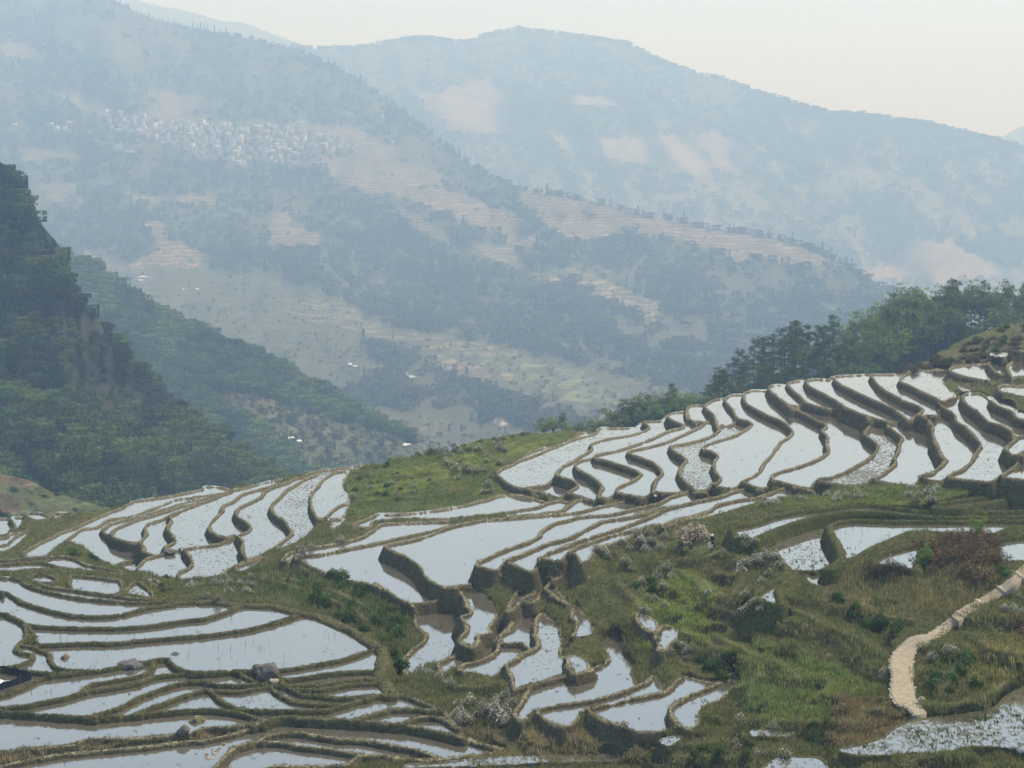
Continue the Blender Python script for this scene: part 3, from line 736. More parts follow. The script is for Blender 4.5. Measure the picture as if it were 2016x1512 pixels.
def mat_bund():
    k = NT('bund_earth'); p = k.pos(); tone = k.attr('tone')
    mid = k.noise(p, 1.1, 5, .6); fine = k.noise(p, 4.2, 5, .75); stripes = k.noise(p, 2.6, 4, .65)
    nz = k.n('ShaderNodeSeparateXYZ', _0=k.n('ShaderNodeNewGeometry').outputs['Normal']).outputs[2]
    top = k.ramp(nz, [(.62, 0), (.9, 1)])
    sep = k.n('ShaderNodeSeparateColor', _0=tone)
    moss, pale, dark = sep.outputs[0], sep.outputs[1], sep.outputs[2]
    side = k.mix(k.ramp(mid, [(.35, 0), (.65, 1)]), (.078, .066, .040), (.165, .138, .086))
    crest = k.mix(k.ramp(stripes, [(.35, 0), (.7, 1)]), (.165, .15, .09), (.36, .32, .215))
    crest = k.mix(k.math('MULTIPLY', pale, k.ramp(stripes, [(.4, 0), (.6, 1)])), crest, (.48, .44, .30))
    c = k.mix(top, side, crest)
    green = k.mix(k.ramp(fine, [(.35, 0), (.65, 1)]), (.05, .062, .018), (.105, .115, .032))
    mf = k.math('MULTIPLY', moss, k.ramp(k.math('ADD', mid, k.math('MULTIPLY', moss, .35)), [(.52, 0), (.74, 1)]), True)
    c = k.mix(mf, c, green)
    c = k.mix(k.ramp(fine, [(.38, .8), (.56, 0)]), c, (.035, .03, .018))
    c = k.mix(k.math('MULTIPLY', dark, .7), c, (.06, .045, .025))
    return k.bs(Base_Color=c, Roughness=.95, Specular_IOR_Level=.08, Normal=k.bump(fine, .8, .16))
def mat_water():
    k = NT('paddy_water'); p = k.pos(); weed = k.n('ShaderNodeAttribute', dict(attribute_name='weed', attribute_type='OBJECT')).outputs['Fac']
    st = k.n('ShaderNodeMapping', Vector=p, Scale=(1, .55, 1)).outputs[0]
    sp = k.noise(st, 3.2, 5, .62); patch = k.noise(p, .13, 3); rip = k.noise(st, 2.2, 3)
    th = k.math('ADD', k.math('MULTIPLY', sp, .72), k.math('ADD', k.math('MULTIPLY', weed, .17), k.math('MULTIPLY', patch, .22)))
    spots = k.ramp(th, [(.605, 0), (.67, 1)])
    mud = k.mix(patch, (.095, .083, .062), (.15, .135, .105))
    wd = k.mix(k.noise(p, 6.0, 3), (.05, .055, .03), (.16, .14, .10))
    nrm = k.bump(rip, .03, .02)
    dif = k.n('ShaderNodeBsdfDiffuse', Color=mud)
    glo = k.n('ShaderNodeBsdfGlossy', Color=(.96, .96, .95, 1), Roughness=.06, Normal=nrm)
    fc = k.n('ShaderNodeLayerWeight', Blend=.5, Normal=nrm).outputs['Facing']; fr = k.n('ShaderNodeMath', dict(operation='MULTIPLY_ADD', use_clamp=True), _0=k.math('POWER', fc, 2.3), _1=.70, _2=.20)
    w = k.n('ShaderNodeMixShader', _0=fr.outputs[0], _1=dif.outputs[0], _2=glo.outputs[0])
    wdif = k.n('ShaderNodeBsdfDiffuse', Color=wd)
    o = k.n('ShaderNodeMixShader', _0=k.math('MULTIPLY', spots, .8), _1=w.outputs[0], _2=wdif.outputs[0])
    k.t.links.new(o.outputs[0], k.out.inputs[0]); return k.m
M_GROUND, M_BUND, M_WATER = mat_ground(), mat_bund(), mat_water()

# ---------------------------------------------------------------- terrain meshes
VP = V0 - F_PX * H / Y; UP = np.repeat(UC[None, :], NY, 0)
wob = (n2 - .5) * 46; wob2 = (n1 - .5) * 26
GC = np.zeros((NY, NU, 3)); GC[:] = (.135, .14, .05)
GZONES = [((.082, .105, .030), [(680, 910), (1000, 850), (1130, 850), (1000, 920), (960, 1000), (700, 1020)]),
  ((.125, .155, .035), [(760, 930), (1010, 870), (1080, 862), (1000, 900), (830, 965), (720, 985)]),
  ((.07, .085, .028), [(360, 1130), (560, 1110), (800, 1190), (790, 1330), (700, 1200), (480, 1180)]),
  ((.105, .13, .038), [(1430, 1265), (1520, 1260), (1640, 1310), (1720, 1340), (1700, 1425), (1480, 1418), (1435, 1370)]),
  ((.11, .10, .042), [(1330, 1100), (1500, 1110), (1450, 1220), (1330, 1200)]),
  ((.125, .15, .034), [(1300, 1120), (1420, 1140), (1400, 1260), (1270, 1280), (1250, 1200)]),
  ((.12, .108, .045), [(1640, 1120), (1800, 1100), (2000, 1110), (1950, 1180), (1700, 1230), (1620, 1180)]),
  ((.13, .12, .04), [(1890, 1260), (2150, 1220), (2150, 1340), (1900, 1350)]),
  ((.12, .085, .055), [(1700, 750), (1790, 700), (1900, 690), (1880, 740), (1760, 760)]),
  ((.095, .085, .05), [(1850, 690), (2150, 600), (2150, 720), (1860, 740)]),
  ((.10, .125, .03), [(1480, 975), (2150, 940), (2150, 1010), (1480, 1000)]),
  ((.15, .125, .065), [(780, 1430), (1300, 1440), (1250, 1512), (800, 1500)]),
  ((.13, .10, .05), [(1640, 1370), (1790, 1380), (1760, 1450), (1620, 1470)]),
  ((.16, .125, .075), [(-134, 1470), (300, 1440), (520, 1420), (500, 1450), (-134, 1520)])]
for col, poly in GZONES:
    col = tuple(a * 1.5 for a in col)
    m = inpoly(UP + wob + wob2, VP + wob * .5, poly); GC[m] = col
GC = GC * (1 - track[..., None] * .45) + np.array([.24, .215, .11]) * track[..., None] * .45
TONE = dict(R=(.35, .25, .10), p=(.45, .15, .15), M=(.40, .45, .0), L=(.45, .15, .05), S=(.6, .1, .05), T=(.7, .1, .1), U=(.78, .10, .28), V=(.85, .1, .2), X=(.5, .6, .1), W=(.6, .35, .1), Y=(.4, .8, .0), Z=(.8, .1, .3), N=(1.0, .0, .1))
vid = np.arange(NY * NU).reshape(NY, NU)
quads = np.stack([vid[:-1, :-1], vid[:-1, 1:], vid[1:, 1:], vid[1:, :-1]], -1).reshape(-1, 4)
VXYZ = np.stack([X, Y, H], -1).reshape(-1, 3)
ST = rid.copy(); ST[(rid == 0) & ~covered] = -1                      # -1 ground, 0 floor under water, >0 bund of a paddy
s4 = ST.reshape(-1)[quads]
qo = s4.max(1); qo[(s4 == -1).sum(1) >= 3] = -1
fo4 = floor_o.reshape(-1)[quads]
qo[(s4 == 0).all(1)] = 0; qo[(s4 == 0).all(1) & (fo4.min(1) != fo4.max(1))] = -1; qo[(qo == 0) & (s4 == -1).any(1)] = -1
g = quads[qo == -1]; Vg, Qg, ui = sub_mesh(VXYZ, g)
ground = mesh_obj('ground', Vg, Qg, M_GROUND, smooth=True); vcol(ground.data, 'gcol', GC.reshape(-1, 3)[ui])
tag(ground, 'grassy hillside ground between the flooded paddies', kind='structure')
GROUP_L = dict(R='terraces on the upper right slope', p='terraces on the upper right slope', M='paddies in the middle of the slope', L='terraces on the far left spur', S='terraces on the far left spur')
for i, W_ in water:
    c = cells[i]; z = c['z']
    D_ = W_.copy(); D_[1:] |= W_[:-1]; D_[:-1] |= W_[1:]; D_[:, 1:] |= W_[:, :-1]; D_[:, :-1] |= W_[:, 1:]
    low = H < z + .03
    k = D_.reshape(-1)[quads].all(1) & low.reshape(-1)[quads].any(1)
    if k.sum() == 0: print('no water', c['name']); continue
    V_, Q_, ui = sub_mesh(VXYZ, quads[k]); V_ = V_.copy(); V_[:, 2] = z
    w = mesh_obj('rice_paddy', V_, Q_, M_WATER); w['weed'] = c['weed']; c['obj'] = w; c['n'] = int(k.sum())
    tag(w, 'flooded rice paddy reflecting the pale sky', group='flooded rice paddies', kind='structure')
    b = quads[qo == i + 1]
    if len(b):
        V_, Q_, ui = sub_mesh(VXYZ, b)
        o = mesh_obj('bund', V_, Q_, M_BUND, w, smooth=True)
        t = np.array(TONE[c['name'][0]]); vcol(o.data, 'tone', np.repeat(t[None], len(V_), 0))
print('terrain', NY, NU, 'ground quads', len(g), 'bund quads', int((qo > 0).sum()))
# ---------------------------------------------------------------- far hills
def itp(u, pts):
    a, b = zip(*pts); return np.interp(u, a, b)
def colour_zones(u, v, basecol, zones, jit=8):
    C = np.zeros(u.shape + (3,)); C[:] = basecol
    ju = (fbm(u * .03, v * .05, 5) - .5) * jit * 2; jv = (fbm(u * .03, v * .05, 15) - .5) * jit
    Z = np.zeros(u.shape, np.int32)
    for k, (col, poly) in enumerate(zones):
        m = inpoly(u + ju, v + jv, poly); C[m] = col; Z[m] = k + 1
    return C, Z
def mat_far(name, stripe=0.0, scale=1.0, pale=.4):
    k = NT(name); p = k.pos(); c = k.attr('gcol')
    n = k.noise(p, .02 * scale, 6, .65); n2 = k.noise(p, .11 * scale, 4, .6)
    c = k.mix(k.ramp(n, [(.35, .55), (.6, 0)]), c, (.05, .055, .03))
    c = k.mix(k.ramp(n2, [(.45, 0), (.75, pale)]), c, (.22, .19, .13))
    z = k.n('ShaderNodeSeparateXYZ', _0=p).outputs[2]
    w = k.math('SINE', k.math('ADD', k.math('MULTIPLY', z, 1.25), k.math('MULTIPLY', n, 20.0)))
    c = k.mix(k.math('MULTIPLY', k.ramp(w, [(.25, 1), (.8, 0)]), stripe), c, (.07, .07, .045))
    return k.bs(Base_Color=c, Roughness=.95, Specular_IOR_Level=.05, Normal=k.bump(n2, .6, 3.0))
class Layer:
    """a hill face: crest line in photo pixels, distance as a function of row and column, real relief, falling away behind the crest"""
    def __init__(s, name, top, bot, dist, mat, base, zones, du=7, dv=6, rough=0, back=(.05, .12), label=''):
        u = np.arange(top[0][0], top[-1][0] + 1, du, dtype=float); tv = itp(u, top)
        if rough: tv = tv - (fbm(u * .06, u * 0, 77) - .5) * rough
        nv = int((bot - tv.min()) / dv); t = np.linspace(0, 1, nv)[:, None]
        v = tv[None] + t * np.maximum(bot - tv, 20)[None]; uu = np.repeat(u[None], nv, 0)
        s.u, s.v, s.D = uu, v, dist(uu, v)
        x, y, z = (uu - U0) * s.D / F_PX, s.D, (V0 - v) * s.D / F_PX
        C, s.zone = colour_zones(uu, v, base, zones)
        for b in back:                                   # far side of the crest
            x = np.vstack([(x[:1] * (1 + b)), x]); y = np.vstack([y[:1] * (1 + b), y]); z = np.vstack([z[:1] - s.D[:1] * b * .7, z]); C = np.concatenate([C[:1], C])
        n, m = x.shape; vid = np.arange(n * m).reshape(n, m)
        q = np.stack([vid[:-1, :-1], vid[1:, :-1], vid[1:, 1:], vid[:-1, 1:]], -1).reshape(-1, 4)
        o = mesh_obj(name, np.stack([x, y, z], -1).reshape(-1, 3), q, mat, smooth=True); vcol(o.data, 'gcol', C.reshape(-1, 3))
        tag(o, label, kind='structure'); s.o = o; s.x, s.y, s.z = (a[len(back):] for a in (x, y, z))
    def at(s, u, v):
        """world points on the face under photo pixels"""
        u = np.asarray(u, float); v = np.asarray(v, float)
        c = np.clip((u - s.u[0, 0]) / (s.u[0, 1] - s.u[0, 0]), 0, s.u.shape[1] - 1.001); i = c.astype(int); f = c - i
        tv = s.v[0, i] * (1 - f) + s.v[0, i + 1] * f; bv = s.v[-1, i] * (1 - f) + s.v[-1, i + 1] * f
        r = np.clip((v - tv) / (bv - tv), 0, 1) * (s.u.shape[0] - 1); r = np.clip(r, 0, s.u.shape[0] - 1.001); j = r.astype(int); g = r - j
        D = (s.D[j, i] * (1 - f) + s.D[j, i + 1] * f) * (1 - g) + (s.D[j + 1, i] * (1 - f) + s.D[j + 1, i + 1] * f) * g
        ok = (v >= tv - .5) & (v <= bv)
        return np.stack([(u - U0) * D / F_PX, D, (V0 - v) * D / F_PX], -1), ok, s.zone[j, i]
TAN, PINK, PALE, FIELD, DARK = (.31, .255, .17), (.34, .245, .18), (.36, .33, .25), (.115, .12, .075), (.065, .075, .045)
Z_SIDE = [(FIELD, [(130, 505), (400, 520), (480, 540), (600, 560), (700, 600), (760, 640), (900, 665), (1050, 690), (1150, 720), (1300, 760), (1420, 780), (1420, 960), (130, 960)]),
  ((.22, .20, .125), [(560, 575), (700, 610), (760, 650), (900, 670), (1050, 690), (1000, 710), (860, 690), (700, 650), (560, 620)]),
  ((.17, .20, .10), [(950, 700), (1150, 730), (1250, 800), (1130, 790), (1000, 750), (940, 720)]),
  (TAN, [(720, 660), (860, 700), (960, 725), (1030, 745), (1000, 757), (900, 735), (800, 695)]),
  (DARK, [(700, 672), (790, 682), (900, 742), (1050, 797), (1160, 812), (1190, 832), (1050, 850), (900, 830), (760, 800), (620, 790), (720, 755), (760, 720)]),
  (TAN, [(100, 180), (150, 170), (200, 195), (230, 225), (190, 235), (140, 200)]),
  (TAN, [(295, 170), (345, 180), (395, 190), (380, 225), (420, 245), (600, 240), (700, 250), (790, 305), (690, 330), (560, 325), (440, 320), (330, 290), (200, 240), (305, 225)]),
  (TAN, [(640, 300), (690, 320), (800, 320), (870, 345), (860, 365), (780, 370), (700, 360), (650, 345)]),
  (PINK, [(650, 345), (780, 370), (860, 370), (900, 380), (980, 410), (1050, 440), (1040, 455), (970, 455), (880, 420), (800, 390), (760, 385), (700, 375)]),
  (TAN, [(765, 390), (830, 430), (870, 455), (890, 490), (830, 465), (780, 420)]),
  (TAN, [(930, 475), (1010, 490), (1030, 530), (1130, 555), (1060, 550), (960, 505)]), (TAN, [(985, 455), (1050, 460), (1065, 485), (1000, 482)]),
  (PINK, [(1015, 372), (1100, 385), (1230, 415), (1300, 440), (1220, 450), (1200, 470), (1120, 475), (1090, 450), (1060, 430), (1030, 400)]),
  (TAN, [(1100, 520), (1160, 540), (1220, 560), (1300, 600), (1310, 640), (1260, 620), (1160, 575)]),
  (PINK, [(1240, 420), (1330, 430), (1400, 455), (1500, 465), (1560, 480), (1640, 515), (1600, 525), (1530, 515), (1480, 500), (1420, 495), (1340, 470), (1260, 470)]),
  (TAN, [(1400, 480), (1460, 490), (1495, 520), (1440, 515)]), (TAN, [(0, 80), (60, 88), (105, 115), (60, 118), (0, 110)]), ((.2, .2, .14), [(100, 25), (200, 40), (260, 75), (280, 110), (180, 120), (110, 70)]),
  (PINK, [(275, 440), (320, 435), (335, 470), (405, 500), (390, 527), (245, 527), (312, 490), (300, 460)]), (PINK, [(530, 415), (572, 415), (572, 450), (632, 455), (632, 475), (560, 492), (530, 480)]),
  (TAN, [(75, 365), (150, 360), (160, 400), (140, 420), (110, 400)]), (TAN, [(250, 380), (430, 385), (420, 402), (260, 397)]), (TAN, [(35, 290), (130, 290), (170, 312), (40, 316)]), (TAN, [(160, 490), (200, 515), (260, 535), (150, 525)]),
  ((.6, .5, .38), [(738, 208), (752, 214), (765, 230), (757, 235), (746, 222)]), ((.42, .40, .36), [(690, 296), (740, 292), (800, 287), (800, 290), (740, 296), (690, 300)]),
  ((.5, .42, .36), [(975, 825), (990, 820), (1000, 835), (985, 840)]), ((.6, .58, .52), [(1015, 810), (1025, 808), (1027, 822), (1017, 822)])]
def d_side(u, v):
    d = np.interp(v, [-80, 0, 120, 270, 400, 560, 700, 850, 970], [3500, 3150, 2800, 2400, 2080, 1700, 1380, 1050, 850])
    n = fbm(u * .0045 + v * .003, v * .0065 - u * .002, 31, 4) - .5
    r = np.abs(fbm(u * .009 + v * .006, v * .004 - u * .003, 51, 3) - .5)
    return 1.35 * d * (1 + .10 * n + .09 * r)
M_FAR = mat_far('far_hillside', .8); M_FAR2 = mat_far('far_mountain', .35, .7)
side = Layer('hill', [(-300, -120), (-100, -60), (0, -28), (120, -12), (230, 2), (265, 22), (300, 36), (380, 54), (450, 68), (520, 82), (600, 105), (680, 142), (760, 192), (820, 240), (900, 305), (960, 345), (1020, 372),
    (1120, 388), (1200, 404), (1260, 424), (1330, 434), (1400, 450), (1460, 456), (1530, 470), (1600, 488), (1650, 514), (1700, 542), (1760, 575), (1850, 620), (1950, 690), (2100, 780), (2300, 860)], 975, d_side, M_FAR, (.085, .092, .055), Z_SIDE,
    du=6, dv=5, label='broad hazy hillside with tan terraced fields, woods and the village')
def d_mtn(u, v):
    d = np.interp(v, [0, 60, 200, 400, 650], [5600, 5400, 4600, 3900, 3100])
    n = fbm(u * .004 + v * .002, v * .006, 61, 4) - .5; r = np.abs(fbm(u * .008 - v * .004, v * .004, 71, 3) - .5)
    return 1.05 * d * (1 + .10 * n + .12 * r)
Z_MTN = [((.17, .16, .10), [(600, 260), (1000, 240), (1300, 260), (1700, 250), (2300, 330), (2300, 660), (700, 660)]),
  ((.30, .22, .16), [(820, 190), (960, 150), (1000, 200), (1010, 265), (900, 255), (850, 225)]), ((.30, .25, .18), [(1100, 195), (1180, 185), (1215, 205), (1140, 212)]),
  ((.32, .24, .17), [(1050, 250), (1250, 270), (1400, 262), (1500, 290), (1480, 325), (1350, 345), (1300, 330), (1100, 290)]), ((.34, .23, .17), [(1800, 470), (1880, 475), (1970, 540), (1850, 560), (1690, 545), (1740, 520)]),
  ((.07, .08, .045), [(1060, 230), (1260, 225), (1300, 250), (1200, 272), (1090, 262)]), ((.5, .42, .36), [(1513, 305), (1520, 308), (1530, 322), (1522, 320)])]
mtn = Layer('mountain', [(380, 100), (560, 92), (640, 97), (700, 95), (790, 80), (830, 75), (920, 85), (960, 70), (1020, 58), (1080, 65), (1160, 75), (1240, 88), (1300, 122), (1380, 150), (1420, 156), (1500, 187), (1600, 216),
    (1640, 226), (1700, 228), (1800, 241), (1900, 262), (2016, 292), (2300, 350)], 660, d_mtn, M_FAR2, (.075, .085, .052), Z_MTN, du=8, dv=7, rough=5, label='distant blue wooded mountain with a rounded summit')
for nm, tp, dd, lb in (('distant_ridge', [(100, -40), (200, -25), (290, 5), (380, 25), (430, 40), (480, 45), (560, 75), (620, 98), (700, 110)], 8000, 'faintest blue ridge behind the wooded crest'),
                       ('distant_peak', [(1900, 330), (1960, 278), (1990, 259), (2030, 240), (2120, 225), (2250, 260)], 8400, 'faint blue peak at the end of the valley')):
    Layer(nm, tp, 420, lambda u, v, dd=dd: dd * (1 - (v - 40) * .0006), M_FAR2, (.05, .06, .035), [], du=10, dv=12, rough=4, label=lb)
# ---------------------------------------------------------------- the near gorge on the left: cliff, wooded spur and lower fields
def d_cliff(u, v):
    d = 470 + (V0 + 300 - v) * .12 + np.maximum(0, u - 140) * .35
    d = d + 60 * (fbm(u * .012, v * .004, 81, 4) - .5) + 26 * np.abs(fbm(u * .03, v * .008, 91, 3) - .5)
    return 1.28 * np.maximum(d - np.maximum(0, v - 760) * .35, 330)
CLIFF_T = [(-220, 200), (-100, 268), (-40, 300), (0, 318), (25, 338), (45, 372), (62, 402), (85, 446), (108, 472), (126, 498), (134, 520), (140, 566), (170, 610), (220, 660), (280, 730), (340, 790), (400, 830), (470, 880), (540, 930), (620, 985)]
Z_CLIFF = [((.034, .035, .028), [(40, 600), (130, 590), (190, 640), (250, 720), (300, 800), (240, 850), (150, 830), (60, 720)])]
cliff = Layer('cliff', CLIFF_T, 1040, d_cliff, mat_far('cliff_rock', 0.0, 4.0, .0), (.05, .062, .03), Z_CLIFF, du=4, dv=5, label='steep dark wooded cliff rising over the gorge')
def d_spur(u, v):
    d = 1010 - (v - 500) * .62 + np.maximum(0, u - 500) * .25
    return 1.28 * np.maximum(d + 90 * (fbm(u * .008, v * .006, 101, 4) - .5), 640)
SPUR_T = [(60, 470), (135, 500), (170, 520), (200, 530), (255, 575), (320, 612), (370, 640), (420, 662), (480, 690), (540, 715), (600, 745), (640, 772), (700, 800), (760, 832), (830, 880), (900, 920), (1000, 950)]
Z_SPUR = [((.11, .125, .065), [(390, 765), (480, 772), (560, 795), (640, 820), (760, 845), (840, 890), (840, 920), (700, 925), (580, 880), (470, 820)]), ((.17, .125, .085), [(385, 765), (470, 768), (540, 780), (560, 795), (500, 800), (430, 790)]),
  ((.10, .13, .06), [(560, 860), (760, 850), (850, 890), (840, 930), (600, 930)])]
spur = Layer('wooded_spur', SPUR_T, 1010, d_spur, mat_far('spur_soil', .9, 2.5), (.06, .085, .035), Z_SPUR, du=5, dv=5, label='green wooded spur running down behind the cliff')
knob = Layer('lower_fields', [(-200, 905), (-60, 925), (0, 932), (60, 946), (100, 968), (150, 982), (190, 994), (240, 1005), (300, 1022)], 1060, lambda u, v: 345 - (v - 930) * .5 + 14 * (fbm(u * .03, v * .05, 111) - .5), mat_far('field_soil', .6, 5.0, .1), (.14, .18, .075),
    [((.13, .09, .08), [(0, 970), (40, 980), (45, 1010), (-50, 1015), (-60, 980)]), ((.20, .15, .10), [(0, 930), (70, 945), (60, 960), (0, 950)])], du=4, dv=4, label='small green and brown field terraces below the cliff')
# ---------------------------------------------------------------- foliage building blocks
def mat_leaf(name, hue=1.0, trans=.25):
    k = NT(name); c = k.attr('lcol'); r = k.n('ShaderNodeObjectInfo').outputs['Random']
    c2 = k.n('ShaderNodeHueSaturation', Hue=k.math('ADD', .485, k.math('MULTIPLY', r, .03)), Saturation=1.0, Value=k.math('ADD', .75, k.math('MULTIPLY', r, .5)), Color=c).outputs[0]
    d = k.n('ShaderNodeBsdfDiffuse', Color=c2); t = k.n('ShaderNodeBsdfTranslucent', Color=c2)
    m = k.n('ShaderNodeMixShader', _0=trans, _1=d.outputs[0], _2=t.outputs[0]); k.t.links.new(m.outputs[0], k.out.inputs[0]); return k.m
M_LEAF = mat_leaf('leaves'); M_GRASS = mat_leaf('grass_blades', trans=.3)
M_BARK = simple('bark', (.10, .085, .065), .9, .4, 6.0, 'obj', .1)
def rot_rand(n, flat=0.0):
    """n random orthonormal pairs (a, b) spanning leaf planes"""
    a = RNG.normal(size=(n, 3)); a[:, 2] *= (1 - flat); a /= np.linalg.norm(a, axis=1)[:, None]
    b = RNG.normal(size=(n, 3)); b[:, 2] *= (1 - flat); b -= (a * b).sum(1)[:, None] * a; b /= np.linalg.norm(b, axis=1)[:, None]
    return a, b
def leaf_quads(P, size, flat=.3, aspect=.6):
    n = len(P); a, b = rot_rand(n, flat); s = (size * RNG.uniform(.6, 1.35, n))[:, None]
    a = a * s; b = b * s * aspect
    V_ = np.stack([P - a, P + b * .9, P + a, P - b * .9], 1).reshape(-1, 3)
    return V_, np.arange(4 * n).reshape(-1, 4)
def leaf_mesh(name, P, size, cols, flat=.3, aspect=.6, mat=None):
    V_, Q_ = leaf_quads(P, size, flat, aspect); me = mesh_np(name, V_, Q_, mat or M_LEAF)
    vcol(me, 'lcol', np.repeat(np.asarray(cols), 4, 0)); return me
def lcols(n, base, var=.35, light=None):
    f = RNG.uniform(1 - var, 1 + var, n)[:, None]; c = np.array(base)[None] * f
    c[:, 0] *= RNG.uniform(.8, 1.3, n)
    return np.clip(c if light is None else c * light[:, None], .003, .9)
def tubes(paths, sides=6):
    """list of (points, radii) -> joined tapered tubes"""
    Vs, Qs, off = [], [], 0
    for P, r in paths:
        P = np.asarray(P, float); n = len(P); r = np.asarray(r, float) * np.ones(n)
        t = np.gradient(P, axis=0); t /= np.linalg.norm(t, axis=1)[:, None] + 1e-9
        ref = np.where(np.abs(t[:, 2:3]) > .9, [[1., 0, 0]], [[0., 0, 1]]); a = np.cross(t, ref); a /= np.linalg.norm(a, axis=1)[:, None] + 1e-9; b = np.cross(t, a)
        th = np.arange(sides) * 2 * pi / sides
        V_ = P[:, None] + r[:, None, None] * (np.cos(th)[None, :, None] * a[:, None] + np.sin(th)[None, :, None] * b[:, None])
        i = np.arange(n * sides).reshape(n, sides); q = np.stack([i[:-1], np.roll(i[:-1], -1, 1), np.roll(i[1:], -1, 1), i[1:]], -1).reshape(-1, 4)
        Vs.append(V_.reshape(-1, 3)); Qs.append(q + off); off += n * sides
        cap = [[i[-1, j], i[-1, (j + 1) % sides], i[-1, (j + 2) % sides], i[-1, (j + 2) % sides]] for j in range(0)]
    return np.vstack(Vs), np.vstack(Qs)
def sphere_pts(n):
    p = RNG.normal(size=(n, 3)); return p / np.linalg.norm(p, axis=1)[:, None]
def clumps(C, R, per, squash=.6, shell=.55):
    """points filling small clumps centred on C"""
    d = sphere_pts(len(C) * per).reshape(len(C), per, 3); rr = RNG.uniform(shell, 1, (len(C), per, 1))
    d[..., 2] *= squash
    P = C[:, None] + d * rr * np.asarray(R).reshape(-1, 1, 1); up = d[..., 2] / squash
    return P.reshape(-1, 3), up.reshape(-1)
def tree_proto(kind, seed):
    """meshes (trunk, crown) of a unit tree about 10 m tall"""
    global RNG; keep = RNG; RNG = np.random.default_rng(seed)
    paths, C, R = [], [], []
    lean = RNG.normal(0, .25, 2); T = lambda h: np.array([lean[0] * (h / 10)**1.5 + .12 * math.sin(h * .9 + seed), lean[1] * (h / 10)**1.5 + .1 * math.cos(h * .7), h])
    if kind == 'pine':
        hs = np.linspace(0, 9.6, 9); paths.append(([T(h) for h in hs], np.linspace(.17, .03, 9)))
        for h in np.sort(RNG.uniform(3.2, 9.5, 34)):
            L_ = (.55 + 1.9 * (1 - (h - 3.0) / 7.2)**.8) * RNG.uniform(.6, 1.1); a = RNG.uniform(0, 2 * pi)
            e = T(h) + np.array([math.cos(a) * L_, math.sin(a) * L_, RNG.uniform(-.1, .45)]); paths.append(([T(h), (T(h) + e) / 2 + [0, 0, -.06], e], [.045, .03, .012]))
            for f in (.5, .8, 1.0): C.append(T(h) * (1 - f) + e * f + RNG.normal(0, .12, 3)); R.append(RNG.uniform(.35, .62))
        C.append(T(9.8)); R.append(.35); per, size, sq, asp, col = 24, .17, .6, .32, (.095, .14, .048)
    elif kind == 'fir':
        hs = np.linspace(0, 10, 9); paths.append(([T(h) for h in hs], np.linspace(.16, .02, 9)))
        for h in np.linspace(1.2, 9.7, 46):
            L_ = .25 + 2.0 * (1 - h / 10.3) * RNG.uniform(.7, 1.1); a = RNG.uniform(0, 2 * pi); e = T(h) + np.array([math.cos(a) * L_, math.sin(a) * L_, -.25 * L_])
            for f in (.35, .7, 1.0): C.append(T(h) * (1 - f) + e * f); R.append(.22 + .2 * (1 - h / 10))
        per, size, sq, asp, col = 20, .17, .5, .3, (.045, .068, .040)
    else:
        th = RNG.uniform(2.6, 3.8); paths.append(([T(h) for h in np.linspace(0, th, 4)], np.linspace(.20, .13, 4)))
        for j in range(8):
            a = j * 2 * pi / 8 + RNG.uniform(-.4, .4); L_ = RNG.uniform(1.2, 2.6); top = RNG.uniform(5.5, 9.4)
            m = T(th) + np.array([math.cos(a) * L_ * .5, math.sin(a) * L_ * .5, (top - th) * .55]); e = np.array([math.cos(a) * L_, math.sin(a) * L_, top]); paths.append(([T(th - .3), m, e], [.10, .06, .02]))
            for q in range(9):
                f = RNG.uniform(.25, 1.05); p = T(th) * (1 - f)**2 + 2 * f * (1 - f) * m + f * f * e; C.append(p + RNG.normal(0, .62, 3)); R.append(RNG.uniform(.45, .85))
        per, size, sq, asp, col = 26, .17, .7, .6, (.135, .195, .05) if kind == 'broad' else (.20, .265, .055)
    C, R = np.array(C), np.array(R); P, up = clumps(C, R, per, sq)
    tone = np.repeat(RNG.uniform(.7, 1.3, len(C)), per)
    V_, Q_ = tubes(paths, 6); tm = mesh_np('trunk', V_, Q_, M_BARK, True)
    cm = leaf_mesh('crown', P, size, lcols(len(P), col, .3) * tone[:, None], .25, asp)
    RNG = keep; return tm, cm
KINDS_T = {}
for k, (kd, sd_) in enumerate([('pine', 1), ('pine', 2), ('pine', 3), ('broad', 4), ('broad', 5), ('light', 6), ('light', 7), ('fir', 8), ('fir', 9)]):
    KINDS_T.setdefault(kd, []).append(tree_proto(kd, sd_))
def put_tree(kind, loc, height, width=None, label='', group='', name='tree', rz=None):
    tm, cm = random.choice(KINDS_T[kind]); s = height / 10.0; w = (width or 1.0) * s
    t = empty(name, loc, random.uniform(0, 6.28) if rz is None else rz, (w, w, s)); tag(t, label, 'tree', group)
    link(bpy.data.objects.new('trunk', tm), t); link(bpy.data.objects.new('crown', cm), t)['kind'] = 'stuff'; return t
